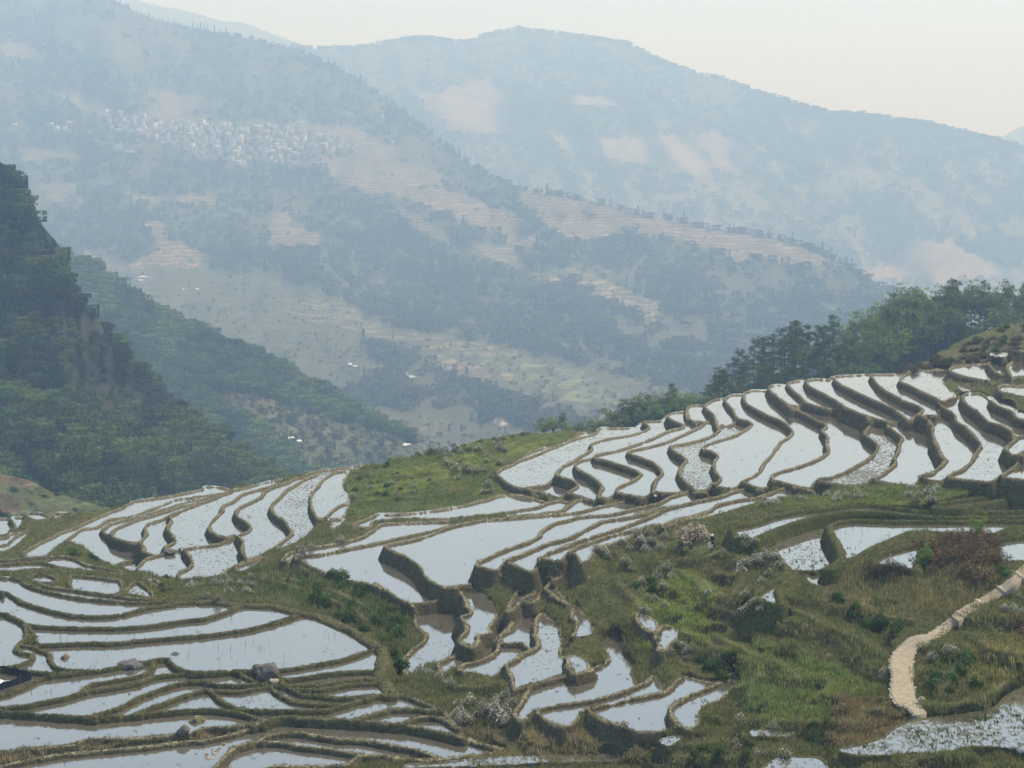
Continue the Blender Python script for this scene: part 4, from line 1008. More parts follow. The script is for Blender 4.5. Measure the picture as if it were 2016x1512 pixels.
# ---------------------------------------------------------------- the wood on the ridge behind the upper terraces
TOPS = [(1040, 838), (1062, 815), (1085, 812), (1105, 806), (1130, 822), (1160, 818), (1200, 795), (1230, 778), (1265, 768), (1300, 765), (1330, 748), (1350, 762), (1385, 768), (1398, 745), (1415, 715), (1450, 690), (1490, 665), (1520, 652), (1540, 640),
        (1562, 628), (1600, 648), (1625, 632), (1660, 612), (1690, 628), (1720, 592), (1745, 575), (1800, 548), (1830, 562), (1870, 545), (1890, 538), (1920, 552), (1960, 550), (1990, 545), (2016, 548), (2120, 540)]
G_T = 'trees of the wood behind the upper terraces'
def LBK(kind, u, down, width):
    k = dict(pine='dark green pine', broad='mid green leafy tree', light='fresh yellow green tree', fir='blackish narrow conifer')[kind]
    w = 'broad ' if width > 1.2 else 'slim ' if width < 1.05 else ''
    where = 'behind the lowest terraces' if u < 1400 else 'beside the upper terraces' if u < 1520 else 'behind the middle terraces' if u < 1660 else 'beside the brushy hilltop' if u < 1850 else 'above the brushy hilltop'
    return w + k + ' ' + ROWS[min(3, max(0, int(down) // 20))] + ' ' + where
LB = dict(pine='dark green pine in the ridge wood behind the upper terraces', broad='mid green leafy tree in the ridge wood behind the upper terraces', light='fresh yellow green tree in the ridge wood behind the upper terraces', fir='blackish narrow conifer in the ridge wood behind the upper terraces')
TREE_PX = [(1000, 40), (1150, 50), (1300, 62), (1390, 80), (1450, 90), (1700, 105), (2150, 100)]
wood = Layer('wood_hill', [(u, itp(u, TOPS) + itp(u, TREE_PX) - 6) for u in range(1000, 2180, 12)], 1010, lambda u, v: 455 - (v - 700) * .3 + 10 * (fbm(u * .02, v * .03, 131) - .5), mat_far('wood_floor', 0.0, 6.0), (.05, .058, .028), [], du=8, dv=8, label='shaded wooded hill behind the upper terraces')
ROWS = ['on the wood crest', 'in the second wood row', 'inside the wood', 'at the wood foot']
def ridge_tree(u, down, kind, dv=0, width=1.0):
    """a tree whose foot stands on the wood hill `down` pixels under its crest"""
    vb = float(itp(u, TOPS) + itp(u, TREE_PX)) + down; p, ok, _z = wood.at([u], [vb]); x, y, zb = p[0]
    zt = (V0 - (float(itp(u, TOPS)) + dv)) * y / F_PX
    put_tree(kind, (x, y, zb - .4), max(5.0, zt - zb), width, LBK(kind, u, down, width), G_T, dict(pine='pine_tree', fir='conifer_tree').get(kind, 'leafy_tree'))
rt = random.Random(11)
for row, (dn, d0, d1, st) in enumerate(((2, -6, 12, 20), (22, 16, 40, 22), (44, 44, 78, 24), (66, 74, 100, 27))):
    for u in np.arange(1402 + row * 5, 2150, st):
        if u < 1650: kd = rt.choice(['pine', 'pine', 'broad', 'pine'])
        else: kd = rt.choice(['pine', 'broad', 'broad', 'light'])
        if row == 3 and u > 1800: continue
        ridge_tree(u + rt.uniform(-8, 8), dn + rt.uniform(-4, 4), kd, rt.uniform(d0, d1), rt.uniform(.95, 1.3))
for u, b, dv in ((1798, 40, 58), (1764, 45, 62), (1872, 4, 0), (1560, 6, -2), (1812, 60, 88), (1790, 62, 92)): ridge_tree(u, b, 'fir' if dv > 50 else 'pine', dv, 1.25)
for u, kd, w in ((1105, 'pine', 1.3), (1070, 'light', 1.9), (1090, 'light', 1.8), (1128, 'light', 1.8), (1150, 'broad', 1.6), (1175, 'broad', 1.8), (1205, 'broad', 1.7), (1225, 'pine', 1.4), (1245, 'broad', 1.6),
                        (1268, 'broad', 1.6), (1290, 'broad', 1.5), (1310, 'broad', 1.5), (1328, 'pine', 1.2), (1345, 'broad', 1.5), (1362, 'broad', 1.5), (1380, 'broad', 1.5), (1395, 'pine', 1.2)):
    ridge_tree(u, 4, kd, rt.uniform(0, 5), w)
    if u > 1140: ridge_tree(u + 9, 24, 'broad', rt.uniform(20, 30), w)
# ---------------------------------------------------------------- grass, stubble and weeds
def blades(P, h, w, nb, cols, spread=.14, lean=.5):
    """nb triangular blades around every point of P"""
    n = len(P) * nb; p = np.repeat(P, nb, 0) + np.stack([RNG.normal(0, spread, n), RNG.normal(0, spread, n), np.zeros(n)], -1)
    hh = np.repeat(h, nb) * RNG.uniform(.55, 1.2, n); ww = np.repeat(np.asarray(w) * np.ones(len(P)), nb) * RNG.uniform(.7, 1.3, n); a = RNG.uniform(0, pi, n); l = RNG.uniform(0, 2 * pi, n); lk = RNG.uniform(0, lean, n) * hh
    d = np.stack([np.cos(a), np.sin(a), np.zeros(n)], -1) * ww[:, None] * .5
    tip = p + np.stack([np.cos(l) * lk, np.sin(l) * lk, hh], -1)
    V_ = np.stack([p - d - [0, 0, .03], p + d - [0, 0, .03], tip], 1).reshape(-1, 3)
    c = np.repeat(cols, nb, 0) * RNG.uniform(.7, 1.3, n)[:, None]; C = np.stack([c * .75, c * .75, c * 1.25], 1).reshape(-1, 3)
    return V_, np.arange(3 * n).reshape(-1, 3), C
def stuff_blades(name, label, parts, mat):
    off = 0; Vs, Qs, Cs = [], [], []
    for V_, Q_, C_ in parts: Vs.append(V_); Qs.append(Q_ + off); Cs.append(C_); off += len(V_)
    o = mesh_obj(name, np.vstack(Vs), np.vstack(Qs), mat); vcol(o.data, 'lcol', np.clip(np.vstack(Cs), .003, .9)); tag(o, label, kind='stuff'); return o
gi = np.flatnonzero((ST.reshape(-1) == -1) & (Y.reshape(-1) < 236) & (VP.reshape(-1) > 620) & (VP.reshape(-1) < 1560)); GCf = GC.reshape(-1, 3)
PATH_POLY = [(1872, 1216), (1854, 1230), (1826, 1248), (1795, 1253), (1771, 1272), (1755, 1289), (1752, 1307), (1759, 1323), (1755, 1347), (1753, 1361), (1763, 1383), (1785, 1393), (1803, 1409), (1823, 1404), (1812, 1391), (1800, 1377), (1798, 1351), (1797, 1321), (1796, 1295), (1805, 1274), (1820, 1266), (1830, 1256), (1854, 1246), (1888, 1218)]
gi = gi[(track.reshape(-1)[gi] < .8) & ~((np.abs(UP.reshape(-1)[gi] - 1372) < 45) & (np.abs(VP.reshape(-1)[gi] - 1084) < 9))]
gi = gi[~inpoly(UP.reshape(-1)[gi], VP.reshape(-1)[gi], PATH_POLY)]
pick_i = RNG.choice(gi, 62000); P = VXYZ[pick_i] + np.stack([RNG.normal(0, .1, 62000), RNG.normal(0, .18, 62000), np.zeros(62000)], -1)
patchy = fbm(P[:, 0] * .5, P[:, 1] * .5, 41, 3)
tall = inpoly(UP.reshape(-1)[pick_i], VP.reshape(-1)[pick_i], [(470, 1115), (620, 1120), (830, 1190), (800, 1350), (740, 1250), (560, 1190)]) | inpoly(UP.reshape(-1)[pick_i], VP.reshape(-1)[pick_i], [(1640, 1110), (1800, 1095), (1980, 1100), (1930, 1190), (1680, 1220)])
h = .10 + .26 * np.clip((patchy - .35) * 3, 0, 1) + RNG.uniform(0, .12, len(P)) + tall * RNG.uniform(0, .4, len(P))
c = GCf[pick_i] * RNG.uniform(.9, 2.1, len(P))[:, None]; dry = RNG.uniform(0, 1, len(P)) < .16 + .3 * (patchy < .4)
c[dry] = np.array([.30, .24, .12]) * RNG.uniform(.5, 1.3, dry.sum())[:, None]
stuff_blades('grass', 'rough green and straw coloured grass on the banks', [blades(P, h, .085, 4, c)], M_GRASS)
B_ = np.array([(o, x, y, z, hw) for o, x, y, z, hw in bunds_world]); bi = RNG.choice(len(B_), 42000)
b = B_[bi]; x = b[:, 1] + RNG.normal(0, 1, len(b)) * (b[:, 4] + .10); y = b[:, 2] + RNG.normal(0, 1, len(b)) * (b[:, 4] + .12); z = ground_z(x, y)
nmz = np.array([cells[int(o) - 1]['z'] for o in b[:, 0]]); ok = z > nmz + .02
tn = np.array([TONE[cells[int(o) - 1]['name'][0]] for o in b[:, 0]])
mossy = RNG.uniform(0, 1, len(b)) < tn[:, 0] * (.35 + .65 * (fbm(x * .4, y * .4, 43) > .45))
cb = np.where(mossy[:, None], np.array([.105, .125, .036]), np.array([.34, .29, .18])) * RNG.uniform(.5, 1.4, len(b))[:, None]
P = np.stack([x, y, z], -1)[ok]
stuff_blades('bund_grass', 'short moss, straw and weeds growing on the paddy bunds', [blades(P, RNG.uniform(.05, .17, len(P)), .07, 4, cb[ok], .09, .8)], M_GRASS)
parts = []
for i, W_ in water:
    c_ = cells[i]; wd = c_['weed']
    vi = np.flatnonzero((W_ & (H < c_['z'] - .1)).reshape(-1))
    if len(vi) < 10: continue
    n = int(min(1600, len(vi) * .055 * wd**1.4)) + 2
    cl = fbm(VXYZ[vi, 0] * .35, VXYZ[vi, 1] * .35, 47); pr = np.clip(cl - .38, .02, 1)**1.5; pr /= pr.sum()
    s = RNG.choice(vi, n, p=pr); P = VXYZ[s] + np.stack([RNG.normal(0, .15, n), RNG.normal(0, .25, n), np.zeros(n)], -1); P[:, 2] = c_['z'] - .02
    green = c_['name'][0] in 'NZ'
    col = np.array([.10, .12, .035] if green else [.062, .056, .034]) * RNG.uniform(.5, 1.5, n)[:, None]
    parts.append(blades(P, RNG.uniform(.03, .14, n) * (1.5 if green else 1), .13, 5, col, .11, 1.2))
for nm, cnt in (('U4', 70), ('U2', 14), ('U3', 20), ('NP4', 60), ('MC', 25), ('Y1', 20), ('U8', 20), ('W1', 25), ('NP5', 10)):       # single dead reeds standing in the water
    i = [k for k, c_ in enumerate(cells) if c_['name'] == nm][0]; W_ = [w for k, w in water if k == i][0]; vi = np.flatnonzero((W_ & (H < cells[i]['z'] - .1)).reshape(-1)); s = RNG.choice(vi, cnt)
    P = VXYZ[s].copy(); P[:, 2] = cells[i]['z']; parts.append(blades(P, RNG.uniform(.2, .7, cnt), .03, 2, np.full((cnt, 3), .07), .05, .15))
stuff_blades('rice_stubble', 'dark rice stubble and weeds standing in the shallow water', parts, M_GRASS)
# ---------------------------------------------------------------- shrubs
def dome(n, r, hgt, fill=.35):
    d = sphere_pts(n); d[:, 2] = np.abs(d[:, 2]); rr = RNG.uniform(fill, 1, n)**.6
    lump = 1 + .25 * np.sin(d[:, 0] * 5 + 1) * np.cos(d[:, 1] * 4)
    return d * (rr * lump)[:, None] * [r, r, hgt], d, rr
def shrub_meshes(seed, kind):
    global RNG; keep = RNG; RNG = np.random.default_rng(seed); fl = None
    stems = [([(0, 0, -.05), (math.cos(a) * .2, math.sin(a) * .2, .35), (math.cos(a) * .42, math.sin(a) * .42, .7)], [.022, .015, .006]) for a in np.arange(7) * .9]
    if kind == 'flower':
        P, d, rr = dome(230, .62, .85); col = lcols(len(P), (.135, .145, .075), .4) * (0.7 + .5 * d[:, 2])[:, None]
        lf = leaf_mesh('foliage', P, .085, col, .1, .5); F_, d2, _ = dome(260, .66, .98, .72); F_ = F_[F_[:, 2] > .25]
        fl = leaf_mesh('flowers', F_, .033, lcols(len(F_), (.78, .74, .63), .25), .5, .9)
    elif kind == 'plume':
        P, d, rr = dome(500, .9, .8); lf = leaf_mesh('foliage', P, .075, lcols(len(P), (.17, .125, .09), .4), .1, .4)
        F_, d2, _ = dome(620, .95, .95, .7); F_ = F_[F_[:, 2] > .2]; fl = leaf_mesh('flowers', F_, .042, lcols(len(F_), (.60, .52, .42), .3), .5, .9)
    elif kind == 'green':
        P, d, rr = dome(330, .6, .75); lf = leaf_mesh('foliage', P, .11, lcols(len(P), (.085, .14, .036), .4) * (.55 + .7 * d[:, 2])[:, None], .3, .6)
    elif kind == 'bright':
        P, d, rr = dome(420, .5, 1.2); lf = leaf_mesh('foliage', P, .10, lcols(len(P), (.14, .22, .04), .35), .3, .5)
    elif kind == 'dry':
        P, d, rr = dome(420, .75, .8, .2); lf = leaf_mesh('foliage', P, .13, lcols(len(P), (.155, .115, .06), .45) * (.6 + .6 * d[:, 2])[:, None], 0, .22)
    else:
        P, d, rr = dome(330, .7, .6, .2); lf = leaf_mesh('foliage', P, .12, lcols(len(P), (.15, .135, .085), .5), .1, .4)
    V_, Q_ = tubes(stems, 4); sm = mesh_np('stem', V_, Q_, M_BARK); RNG = keep
    return sm, lf, fl
SHR = {k: [shrub_meshes(s0 + i, k) for i in range(n)] for k, s0, n in (('flower', 20, 4), ('green', 30, 3), ('dry', 40, 3), ('plume', 50, 1), ('bright', 55, 1), ('brush', 60, 3))}
SNAME = dict(flower='flowering_shrub', green='green_bush', dry='dry_bush', plume='flowering_shrub', bright='green_bush', brush='brush_clump')
SCAT = dict(flower='shrub', green='bush', dry='bush', plume='shrub', bright='bush', brush='bush')
def put_shrub(kind, u, v, s, label, group=None, hs=1.0):
    x, y, z = ground_hit(u, v); sm, lf, fl = random.choice(SHR[kind])
    t = empty(SNAME[kind], (x, y, z - .04), random.uniform(0, 6.28), (s, s, s * hs)); tag(t, label, SCAT[kind], group)
    link(bpy.data.objects.new('stem', sm), t); f = link(bpy.data.objects.new('foliage', lf), t)
    f['kind'] = 'stuff'
    if fl: link(bpy.data.objects.new('flowers', fl), f)['kind'] = 'stuff'
def fill(kind, poly, n, s0, s1, label, group, hs=1.0):
    xs, ys = zip(*poly); k = 0
    for _ in range(n * 30):
        u, v = random.uniform(min(xs), max(xs)), random.uniform(min(ys), max(ys))
        if inpoly([u], [v], poly)[0] and int(lab_at(u, v)) <= 0:
            put_shrub(kind, u, v, random.uniform(s0, s1) * (.85 if kind == 'flower' else 1), label, group, hs); k += 1
            if k == n: break
WF = 'white flowering shrubs on the banks'
for poly, n, s0, s1, lb in (
  ([(860, 885), (1010, 868), (1000, 920), (960, 985), (900, 960)], 26, .8, 1.5, 'white flowering shrub on the grassy knoll beside the far terraces'),
  ([(790, 900), (1010, 858), (1060, 852), (1000, 872), (860, 895)], 18, .8, 1.3, 'grey flowering shrub along the crest of the grassy knoll'),
  ([(690, 950), (860, 930), (860, 975), (700, 1000)], 9, .6, 1.0, 'small white flowering weed low on the grassy knoll'),
  ([(360, 1140), (520, 1125), (500, 1185), (380, 1195)], 22, .7, 1.1, 'white flowering shrub between the left spur and the foreground paddies'),
  ([(560, 1085), (700, 1060), (690, 1075), (560, 1110)], 8, .6, 1.0, 'pale flowering weed on the bank of the long curved bund'),
  ([(880, 1385), (1010, 1375), (1010, 1428), (900, 1432)], 20, .8, 1.3, 'dense white flowering shrub below the small central paddies'),
  ([(820, 1320), (890, 1340), (880, 1375), (820, 1350)], 6, .7, 1.0, 'white flowering shrub at the head of the gully'),
  ([(1150, 1068), (1330, 1045), (1320, 1080), (1200, 1110)], 20, .7, 1.2, 'white flowering shrub on the slope by the grazing buffalo'),
  ([(1230, 1110), (1330, 1120), (1340, 1190), (1270, 1215)], 15, .7, 1.1, 'white flowering shrub on the slope below the grazing buffalo'),
  ([(1405, 1078), (1430, 1082), (1425, 1100), (1405, 1098)], 3, .6, .8, 'white flowering shrub in front of the walking person'),
  ([(1455, 1050), (1545, 1110), (1520, 1160), (1455, 1130)], 15, .8, 1.2, 'cream flowering shrub beside the weedy ponds'),
  ([(1390, 1170), (1500, 1175), (1500, 1250), (1400, 1215)], 8, .6, 1.0, 'white flowering weed on the grassy central slope'),
  ([(1290, 1260), (1380, 1270), (1370, 1310), (1300, 1300)], 7, .6, .9, 'white flowering weed above the lower central paddies'),
  ([(1480, 984), (1640, 975), (1720, 968), (1700, 985), (1500, 1000)], 18, .7, 1.1, 'pale flowering shrub on the strip between upper terraces and ponds'),
  ([(1780, 965), (1850, 965), (1840, 995), (1780, 992)], 9, .9, 1.4, 'rounded silvery flowering shrub on the green strip above the ponds'),
  ([(1430, 1415), (1570, 1420), (1560, 1500), (1440, 1490)], 9, .6, 1.0, 'white flowering weed on the lowest foreground bank'),
  ([(1225, 1425), (1270, 1425), (1270, 1440), (1225, 1440)], 2, .6, .8, 'white flowering weed at the corner of the lowest central paddy'),
  ([(1825, 1285), (1900, 1285), (1900, 1320), (1830, 1310)], 5, .6, .9, 'white flowering weed beside the pale stone path'),
  ([(1738, 1318), (1752, 1318), (1752, 1340), (1738, 1340)], 2, .6, .8, 'white flowering weed at the outer edge of the stone path'),
  ([(1950, 1185), (2016, 1180), (2016, 1215), (1960, 1215)], 6, .5, .8, 'white flowering weed above the stone steps')): fill('flower', poly, n, s0, s1, lb, WF)
put_shrub('plume', 1366, 1066, 2.0, 'large cream plumed shrub between the buffalo and the person', None, 1.0)
GB = 'green bushes on the banks'
for poly, n, s0, s1, lb in (
  ([(540, 1120), (640, 1125), (800, 1200), (790, 1330), (740, 1260), (600, 1180)], 34, .7, 1.4, 'dark green bush on the steep bank under the long bund'),
  ([(1690, 1215), (1775, 1225), (1770, 1255), (1700, 1250)], 8, .7, 1.1, 'green bush above the bend of the stone path'),
  ([(1830, 1300), (1930, 1295), (1930, 1350), (1840, 1370)], 12, .6, 1.1, 'green bush inside the bend of the stone path'),
  ([(1375, 1290), (1465, 1300), (1455, 1340), (1390, 1335)], 9, .7, 1.1, 'grey green bush above the dark pool'),
  ([(1340, 1480), (1480, 1475), (1480, 1512), (1340, 1512)], 8, .6, 1.0, 'green bush on the lowest foreground bank'),
  ([(690, 925), (790, 910), (800, 980), (700, 990)], 12, .5, .9, 'dark green bush on the grassy knoll'),
  ([(120, 1078), (185, 1080), (190, 1105), (130, 1100)], 6, .6, 1.0, 'bright green bush under the far left terraces'),
  ([(316, 1140), (345, 1130), (345, 1170), (318, 1168)], 4, .5, .8, 'green bush by the small left paddies'),
  ([(1640, 1170), (1760, 1190), (1690, 1225), (1620, 1195)], 10, .5, .9, 'low dark bush on the slope under the dry mound'),
  ([(1240, 1150), (1300, 1140), (1310, 1175), (1250, 1180)], 6, .6, 1.0, 'dark bush on the central slope'),
  ([(1880, 1130), (2010, 1110), (2016, 1125), (1950, 1160)], 7, .5, .9, 'green bush along the upper stone path'),
  ([(1560, 1440), (1640, 1420), (1680, 1440), (1600, 1460)], 5, .5, .8, 'leafy weed by the muddy foreground paddy'),
  ([(240, 985), (330, 968), (330, 976), (240, 996)], 5, .5, .9, 'dark bush on the outer rim of the far left terraces')): fill('green', poly, n, s0, s1, lb, GB)
DB = 'dry bushes of the brown mound'
fill('dry', [(1815, 1085), (1870, 1060), (1930, 1058), (1965, 1100), (1960, 1145), (1900, 1165), (1830, 1160)], 26, 1.3, 2.0, 'rust brown dry bush on the mound beside the ponds', DB)
fill('dry', [(1690, 1110), (1800, 1105), (1810, 1150), (1700, 1165)], 14, .7, 1.1, 'tawny dry grass clump beside the small pond', DB)
fill('dry', [(1960, 1220), (2120, 1210), (2120, 1260), (1970, 1255)], 9, .8, 1.2, 'tawny dry grass clump above the stone path', DB)
put_shrub('bright', 1824, 1120, 1.7, 'bright green upright bush at the edge of the brown mound')
BR = 'brush on the hilltop behind the upper terraces'
fill('green', [(1790, 725), (1850, 695), (1900, 672), (1960, 650), (2140, 625), (2140, 700), (1940, 712), (1860, 728)], 34, .7, 1.2, 'olive bush on the hilltop behind the terraces', BR)
fill('brush', [(1640, 742), (1790, 735), (1850, 700), (1900, 675), (1960, 650), (2140, 625), (2140, 700), (1940, 712), (1860, 728), (1780, 738)], 95, .8, 1.5, 'brown and olive brush clump on the hilltop behind the terraces', BR)
fill('dry', [(1740, 738), (1820, 715), (1900, 690), (1880, 715), (1800, 738)], 14, .7, 1.2, 'reddish brush clump at the edge of the ridge wood', BR)
x, y, z = ground_hit(1925, 1068)
put_tree('light', (x, y, z - .1), 3.0, 1.15, 'young light green tree on top of the brown mound', None, 'young_tree')
# ---------------------------------------------------------------- woods that read as one mass: instanced crowns
def blob_proto(seed, n, size, col, squash=1.0, cone=False):
    global RNG; keep = RNG; RNG = np.random.default_rng(seed)
    if cone:
        h = RNG.uniform(.05, 1, n); r = (1 - h)**.8 * .32 * RNG.uniform(.4, 1, n); a = RNG.uniform(0, 2 * pi, n); P = np.stack([np.cos(a) * r, np.sin(a) * r, h * 1.35], -1); up = h
    else:
        d = sphere_pts(n); d[:, 2] = d[:, 2] * .8; rr = RNG.uniform(.6, 1, n); P = d * (rr * .5)[:, None]; P += .13 * np.sin(P * 9 + seed); P[:, 2] = (P[:, 2] + .45) * squash; up = d[:, 2]
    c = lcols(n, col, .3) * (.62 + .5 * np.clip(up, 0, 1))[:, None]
    o = bpy.data.objects.new('crown_source', leaf_mesh('crown', P, size, c, .3, .7)); RNG = keep; return o
def scatter(name, label, P, S, protos, which):
    """instances of the crown meshes on points"""
    me = bpy.data.meshes.new(name); me.vertices.add(len(P)); me.vertices.foreach_set('co', np.asarray(P, np.float32).ravel())
    for nm, tp, arr in (('sc', 'FLOAT', S), ('rz', 'FLOAT', RNG.uniform(0, 6.28, len(P))), ('pi', 'INT', which)):
        at = me.attributes.new(nm, tp, 'POINT'); at.data.foreach_set('value', np.asarray(arr, np.float32 if tp == 'FLOAT' else np.int32))
    o = link(bpy.data.objects.new(name, me)); tag(o, label, kind='stuff')
    ng = bpy.data.node_groups.new(name, 'GeometryNodeTree'); ng.interface.new_socket('Geometry', in_out='INPUT', socket_type='NodeSocketGeometry'); ng.interface.new_socket('Geometry', in_out='OUTPUT', socket_type='NodeSocketGeometry')
    N_ = ng.nodes.new; L_ = ng.links.new; gi_, go = N_('NodeGroupInput'), N_('NodeGroupOutput'); jn = N_('GeometryNodeJoinGeometry')
    def attr(nm, tp):
        a = N_('GeometryNodeInputNamedAttribute'); a.data_type = tp; a.inputs['Name'].default_value = nm; return a.outputs[0]
    sc, rz, pi_ = attr('sc', 'FLOAT'), attr('rz', 'FLOAT'), attr('pi', 'INT')
    cx = N_('ShaderNodeCombineXYZ'); L_(rz, cx.inputs[2])
    for k, pr in enumerate(protos):
        ob = N_('GeometryNodeObjectInfo'); ob.inputs['Object'].default_value = pr
        cmp_ = N_('FunctionNodeCompare'); cmp_.data_type = 'INT'; cmp_.operation = 'EQUAL'; L_(pi_, cmp_.inputs[2]); cmp_.inputs[3].default_value = k
        ip = N_('GeometryNodeInstanceOnPoints'); L_(gi_.outputs[0], ip.inputs['Points']); L_(cmp_.outputs[0], ip.inputs['Selection']); L_(ob.outputs['Geometry'], ip.inputs['Instance'])
        L_(cx.outputs[0], ip.inputs['Rotation']); L_(sc, ip.inputs['Scale']); L_(ip.outputs[0], jn.inputs[0])
    L_(jn.outputs[0], go.inputs[0]); md = o.modifiers.new('scatter', 'NODES'); md.node_group = ng; return o
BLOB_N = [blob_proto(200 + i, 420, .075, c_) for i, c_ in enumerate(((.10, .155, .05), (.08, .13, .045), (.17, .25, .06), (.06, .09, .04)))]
BLOB_F = [blob_proto(220 + i, 120, .125, c_) for i, c_ in enumerate(((.095, .105, .065), (.08, .095, .06), (.125, .13, .085)))] + [blob_proto(230, 70, .13, (.06, .072, .05), cone=True)]  # far crown colours lightened to stand in for thicker haze
def rnd_px(n, u0, u1, v0, v1): return RNG.uniform(u0, u1, n), RNG.uniform(v0, v1, n)
def wood_on(layer, u, v, keep_zone, s0, s1, sink=.15):
    s0, s1 = (s0 * 1.3, s1 * 1.3) if layer is not wood else (s0, s1); P, ok, z = layer.at(u, v); ok &= np.isin(z, keep_zone); P = P[ok]; S = RNG.uniform(s0, s1, len(P)); P[:, 2] -= S * sink; return P, S, u[ok], v[ok]
u, v = rnd_px(13000, -210, 600, 200, 1035); P, S, uu, vv_ = wood_on(cliff, u, v, [0, 1], 2.6, 5.6)
rock = inpoly(uu, vv_, Z_CLIFF[0][1]); k = ~rock | (RNG.uniform(0, 1, len(P)) < .6); S = np.where(rock, S * .55, S)
patch = fbm(uu * .02, vv_ * .02, 140, 3); wh = np.where(patch > .58, 2, np.where(patch < .42, 3, RNG.integers(0, 2, len(P))))
k &= (fbm(uu * .03, vv_ * .03, 150, 2) > .30)
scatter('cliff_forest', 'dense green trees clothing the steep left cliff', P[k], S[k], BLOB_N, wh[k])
u, v = rnd_px(9500, 60, 1000, 470, 1000); P, S, uu, vv_ = wood_on(spur, u, v, [0], 4.4, 8.8)
patch = fbm(uu * .015, vv_ * .02, 160, 3); wh = np.where(patch > .5, 2, RNG.integers(0, 2, len(P)))
scatter('spur_forest', 'lighter green wood on the spur behind the cliff', P, S, BLOB_N, wh)
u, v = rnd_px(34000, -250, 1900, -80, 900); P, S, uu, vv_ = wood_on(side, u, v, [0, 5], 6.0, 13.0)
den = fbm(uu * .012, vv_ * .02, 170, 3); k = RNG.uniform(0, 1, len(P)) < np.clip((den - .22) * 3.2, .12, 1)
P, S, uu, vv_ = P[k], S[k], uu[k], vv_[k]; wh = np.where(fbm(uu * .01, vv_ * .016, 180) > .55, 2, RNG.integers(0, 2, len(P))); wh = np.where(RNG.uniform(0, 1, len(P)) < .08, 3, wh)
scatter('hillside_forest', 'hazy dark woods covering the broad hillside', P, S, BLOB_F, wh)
u, v = rnd_px(6000, 130, 1420, 200, 940); P, S, uu, vv_ = wood_on(side, u, v, [1, 2, 3, 4] + list(range(6, 30)), 1.6, 4.6)
k = RNG.uniform(0, 1, len(P)) < np.where(vv_ > 560, .6, .35); scatter('field_trees', 'scattered small trees between the far fields', P[k], S[k], BLOB_F, RNG.integers(0, 4, k.sum()))
u, v = rnd_px(15000, 380, 2200, 55, 560); v = np.maximum(v, itp(u, list(zip(mtn.u[0], mtn.v[0]))) + RNG.exponential(60, len(u))); P, S, uu, vv_ = wood_on(mtn, u, v, [0, 1, 6], 8.5, 18.0)
den = fbm(uu * .01, vv_ * .02, 190, 3); k = RNG.uniform(0, 1, len(P)) < np.clip((den - .25) * 3, .15, 1); scatter('mountain_forest', 'pale blue woods on the far mountain', P[k], S[k], BLOB_F, RNG.integers(0, 3, k.sum()))
u = RNG.uniform(380, 2200, 900); v = itp(u, list(zip(mtn.u[0], mtn.v[0]))) + 1; P, ok, _ = mtn.at(u, v); scatter('mountain_crest_trees', 'tiny trees roughening the crest of the far mountain', P, RNG.uniform(9, 20, len(P)), BLOB_F, RNG.integers(0, 3, len(P)))
u = RNG.uniform(460, 1720, 170); v = itp(u, list(zip(side.u[0], side.v[0]))) + 1.5; P, ok, _ = side.at(u, v); scatter('hillside_crest_trees', 'small trees along the wooded crest of the hillside', P, RNG.uniform(7, 14, len(P)), BLOB_F, RNG.integers(0, 4, len(P)))
u, v = rnd_px(1500, 380, 860, 760, 935); P, S, uu, vv_ = wood_on(spur, u, v, [1, 2, 3], 1.2, 3.4); k = RNG.uniform(0, 1, len(P)) < .7; scatter('spur_field_trees', 'small trees dotting the fields below the spur', P[k], S[k], BLOB_F, RNG.integers(0, 3, k.sum()))
# the row of spired conifers on the skyline
def spire(seed):
    global RNG; keep = RNG; RNG = np.random.default_rng(seed); n = 260; h = RNG.uniform(.16, 1, n); r = (1 - h)**.75 * .17 * RNG.uniform(.3, 1.1, n) + .008; a = RNG.uniform(0, 2 * pi, n)
    cm = leaf_mesh('crown', np.stack([np.cos(a) * r, np.sin(a) * r, h - r * .3], -1), .05, lcols(n, (.035, .045, .03), .3), .2, .5); V_, Q_ = tubes([([(0, 0, -.05), (0, 0, .5), (0, 0, 1.0)], [.018, .012, .003])], 5); RNG = keep
    return mesh_np('trunk', V_, Q_, M_BARK), cm
SP = [spire(300 + i) for i in range(3)]
for u, vt in ((270, 18), (277, 20), (284, 24), (293, 22), (301, 33), (313, 32), (321, 34), (331, 38), (343, 36), (349, 40), (357, 42), (366, 48), (372, 49), (380, 42), (388, 46), (395, 42), (402, 45), (408, 47), (422, 48), (432, 55), (445, 54), (474, 70), (500, 79), (509, 78)):
    vb = float(itp(u, list(zip(side.u[0], side.v[0])))) + 2; p, _, _ = side.at([u], [vb]); H_ = max(12.0, (vb - vt) * p[0, 1] / F_PX); tm, cm = random.choice(SP)
    t = empty('conifer_tree', p[0], random.uniform(0, 6), (H_,) * 3); tag(t, 'spired conifer in the row along the hazy skyline crest', 'tree', 'skyline conifers'); link(bpy.data.objects.new('trunk', tm), t); link(bpy.data.objects.new('crown', cm), t)['kind'] = 'stuff'
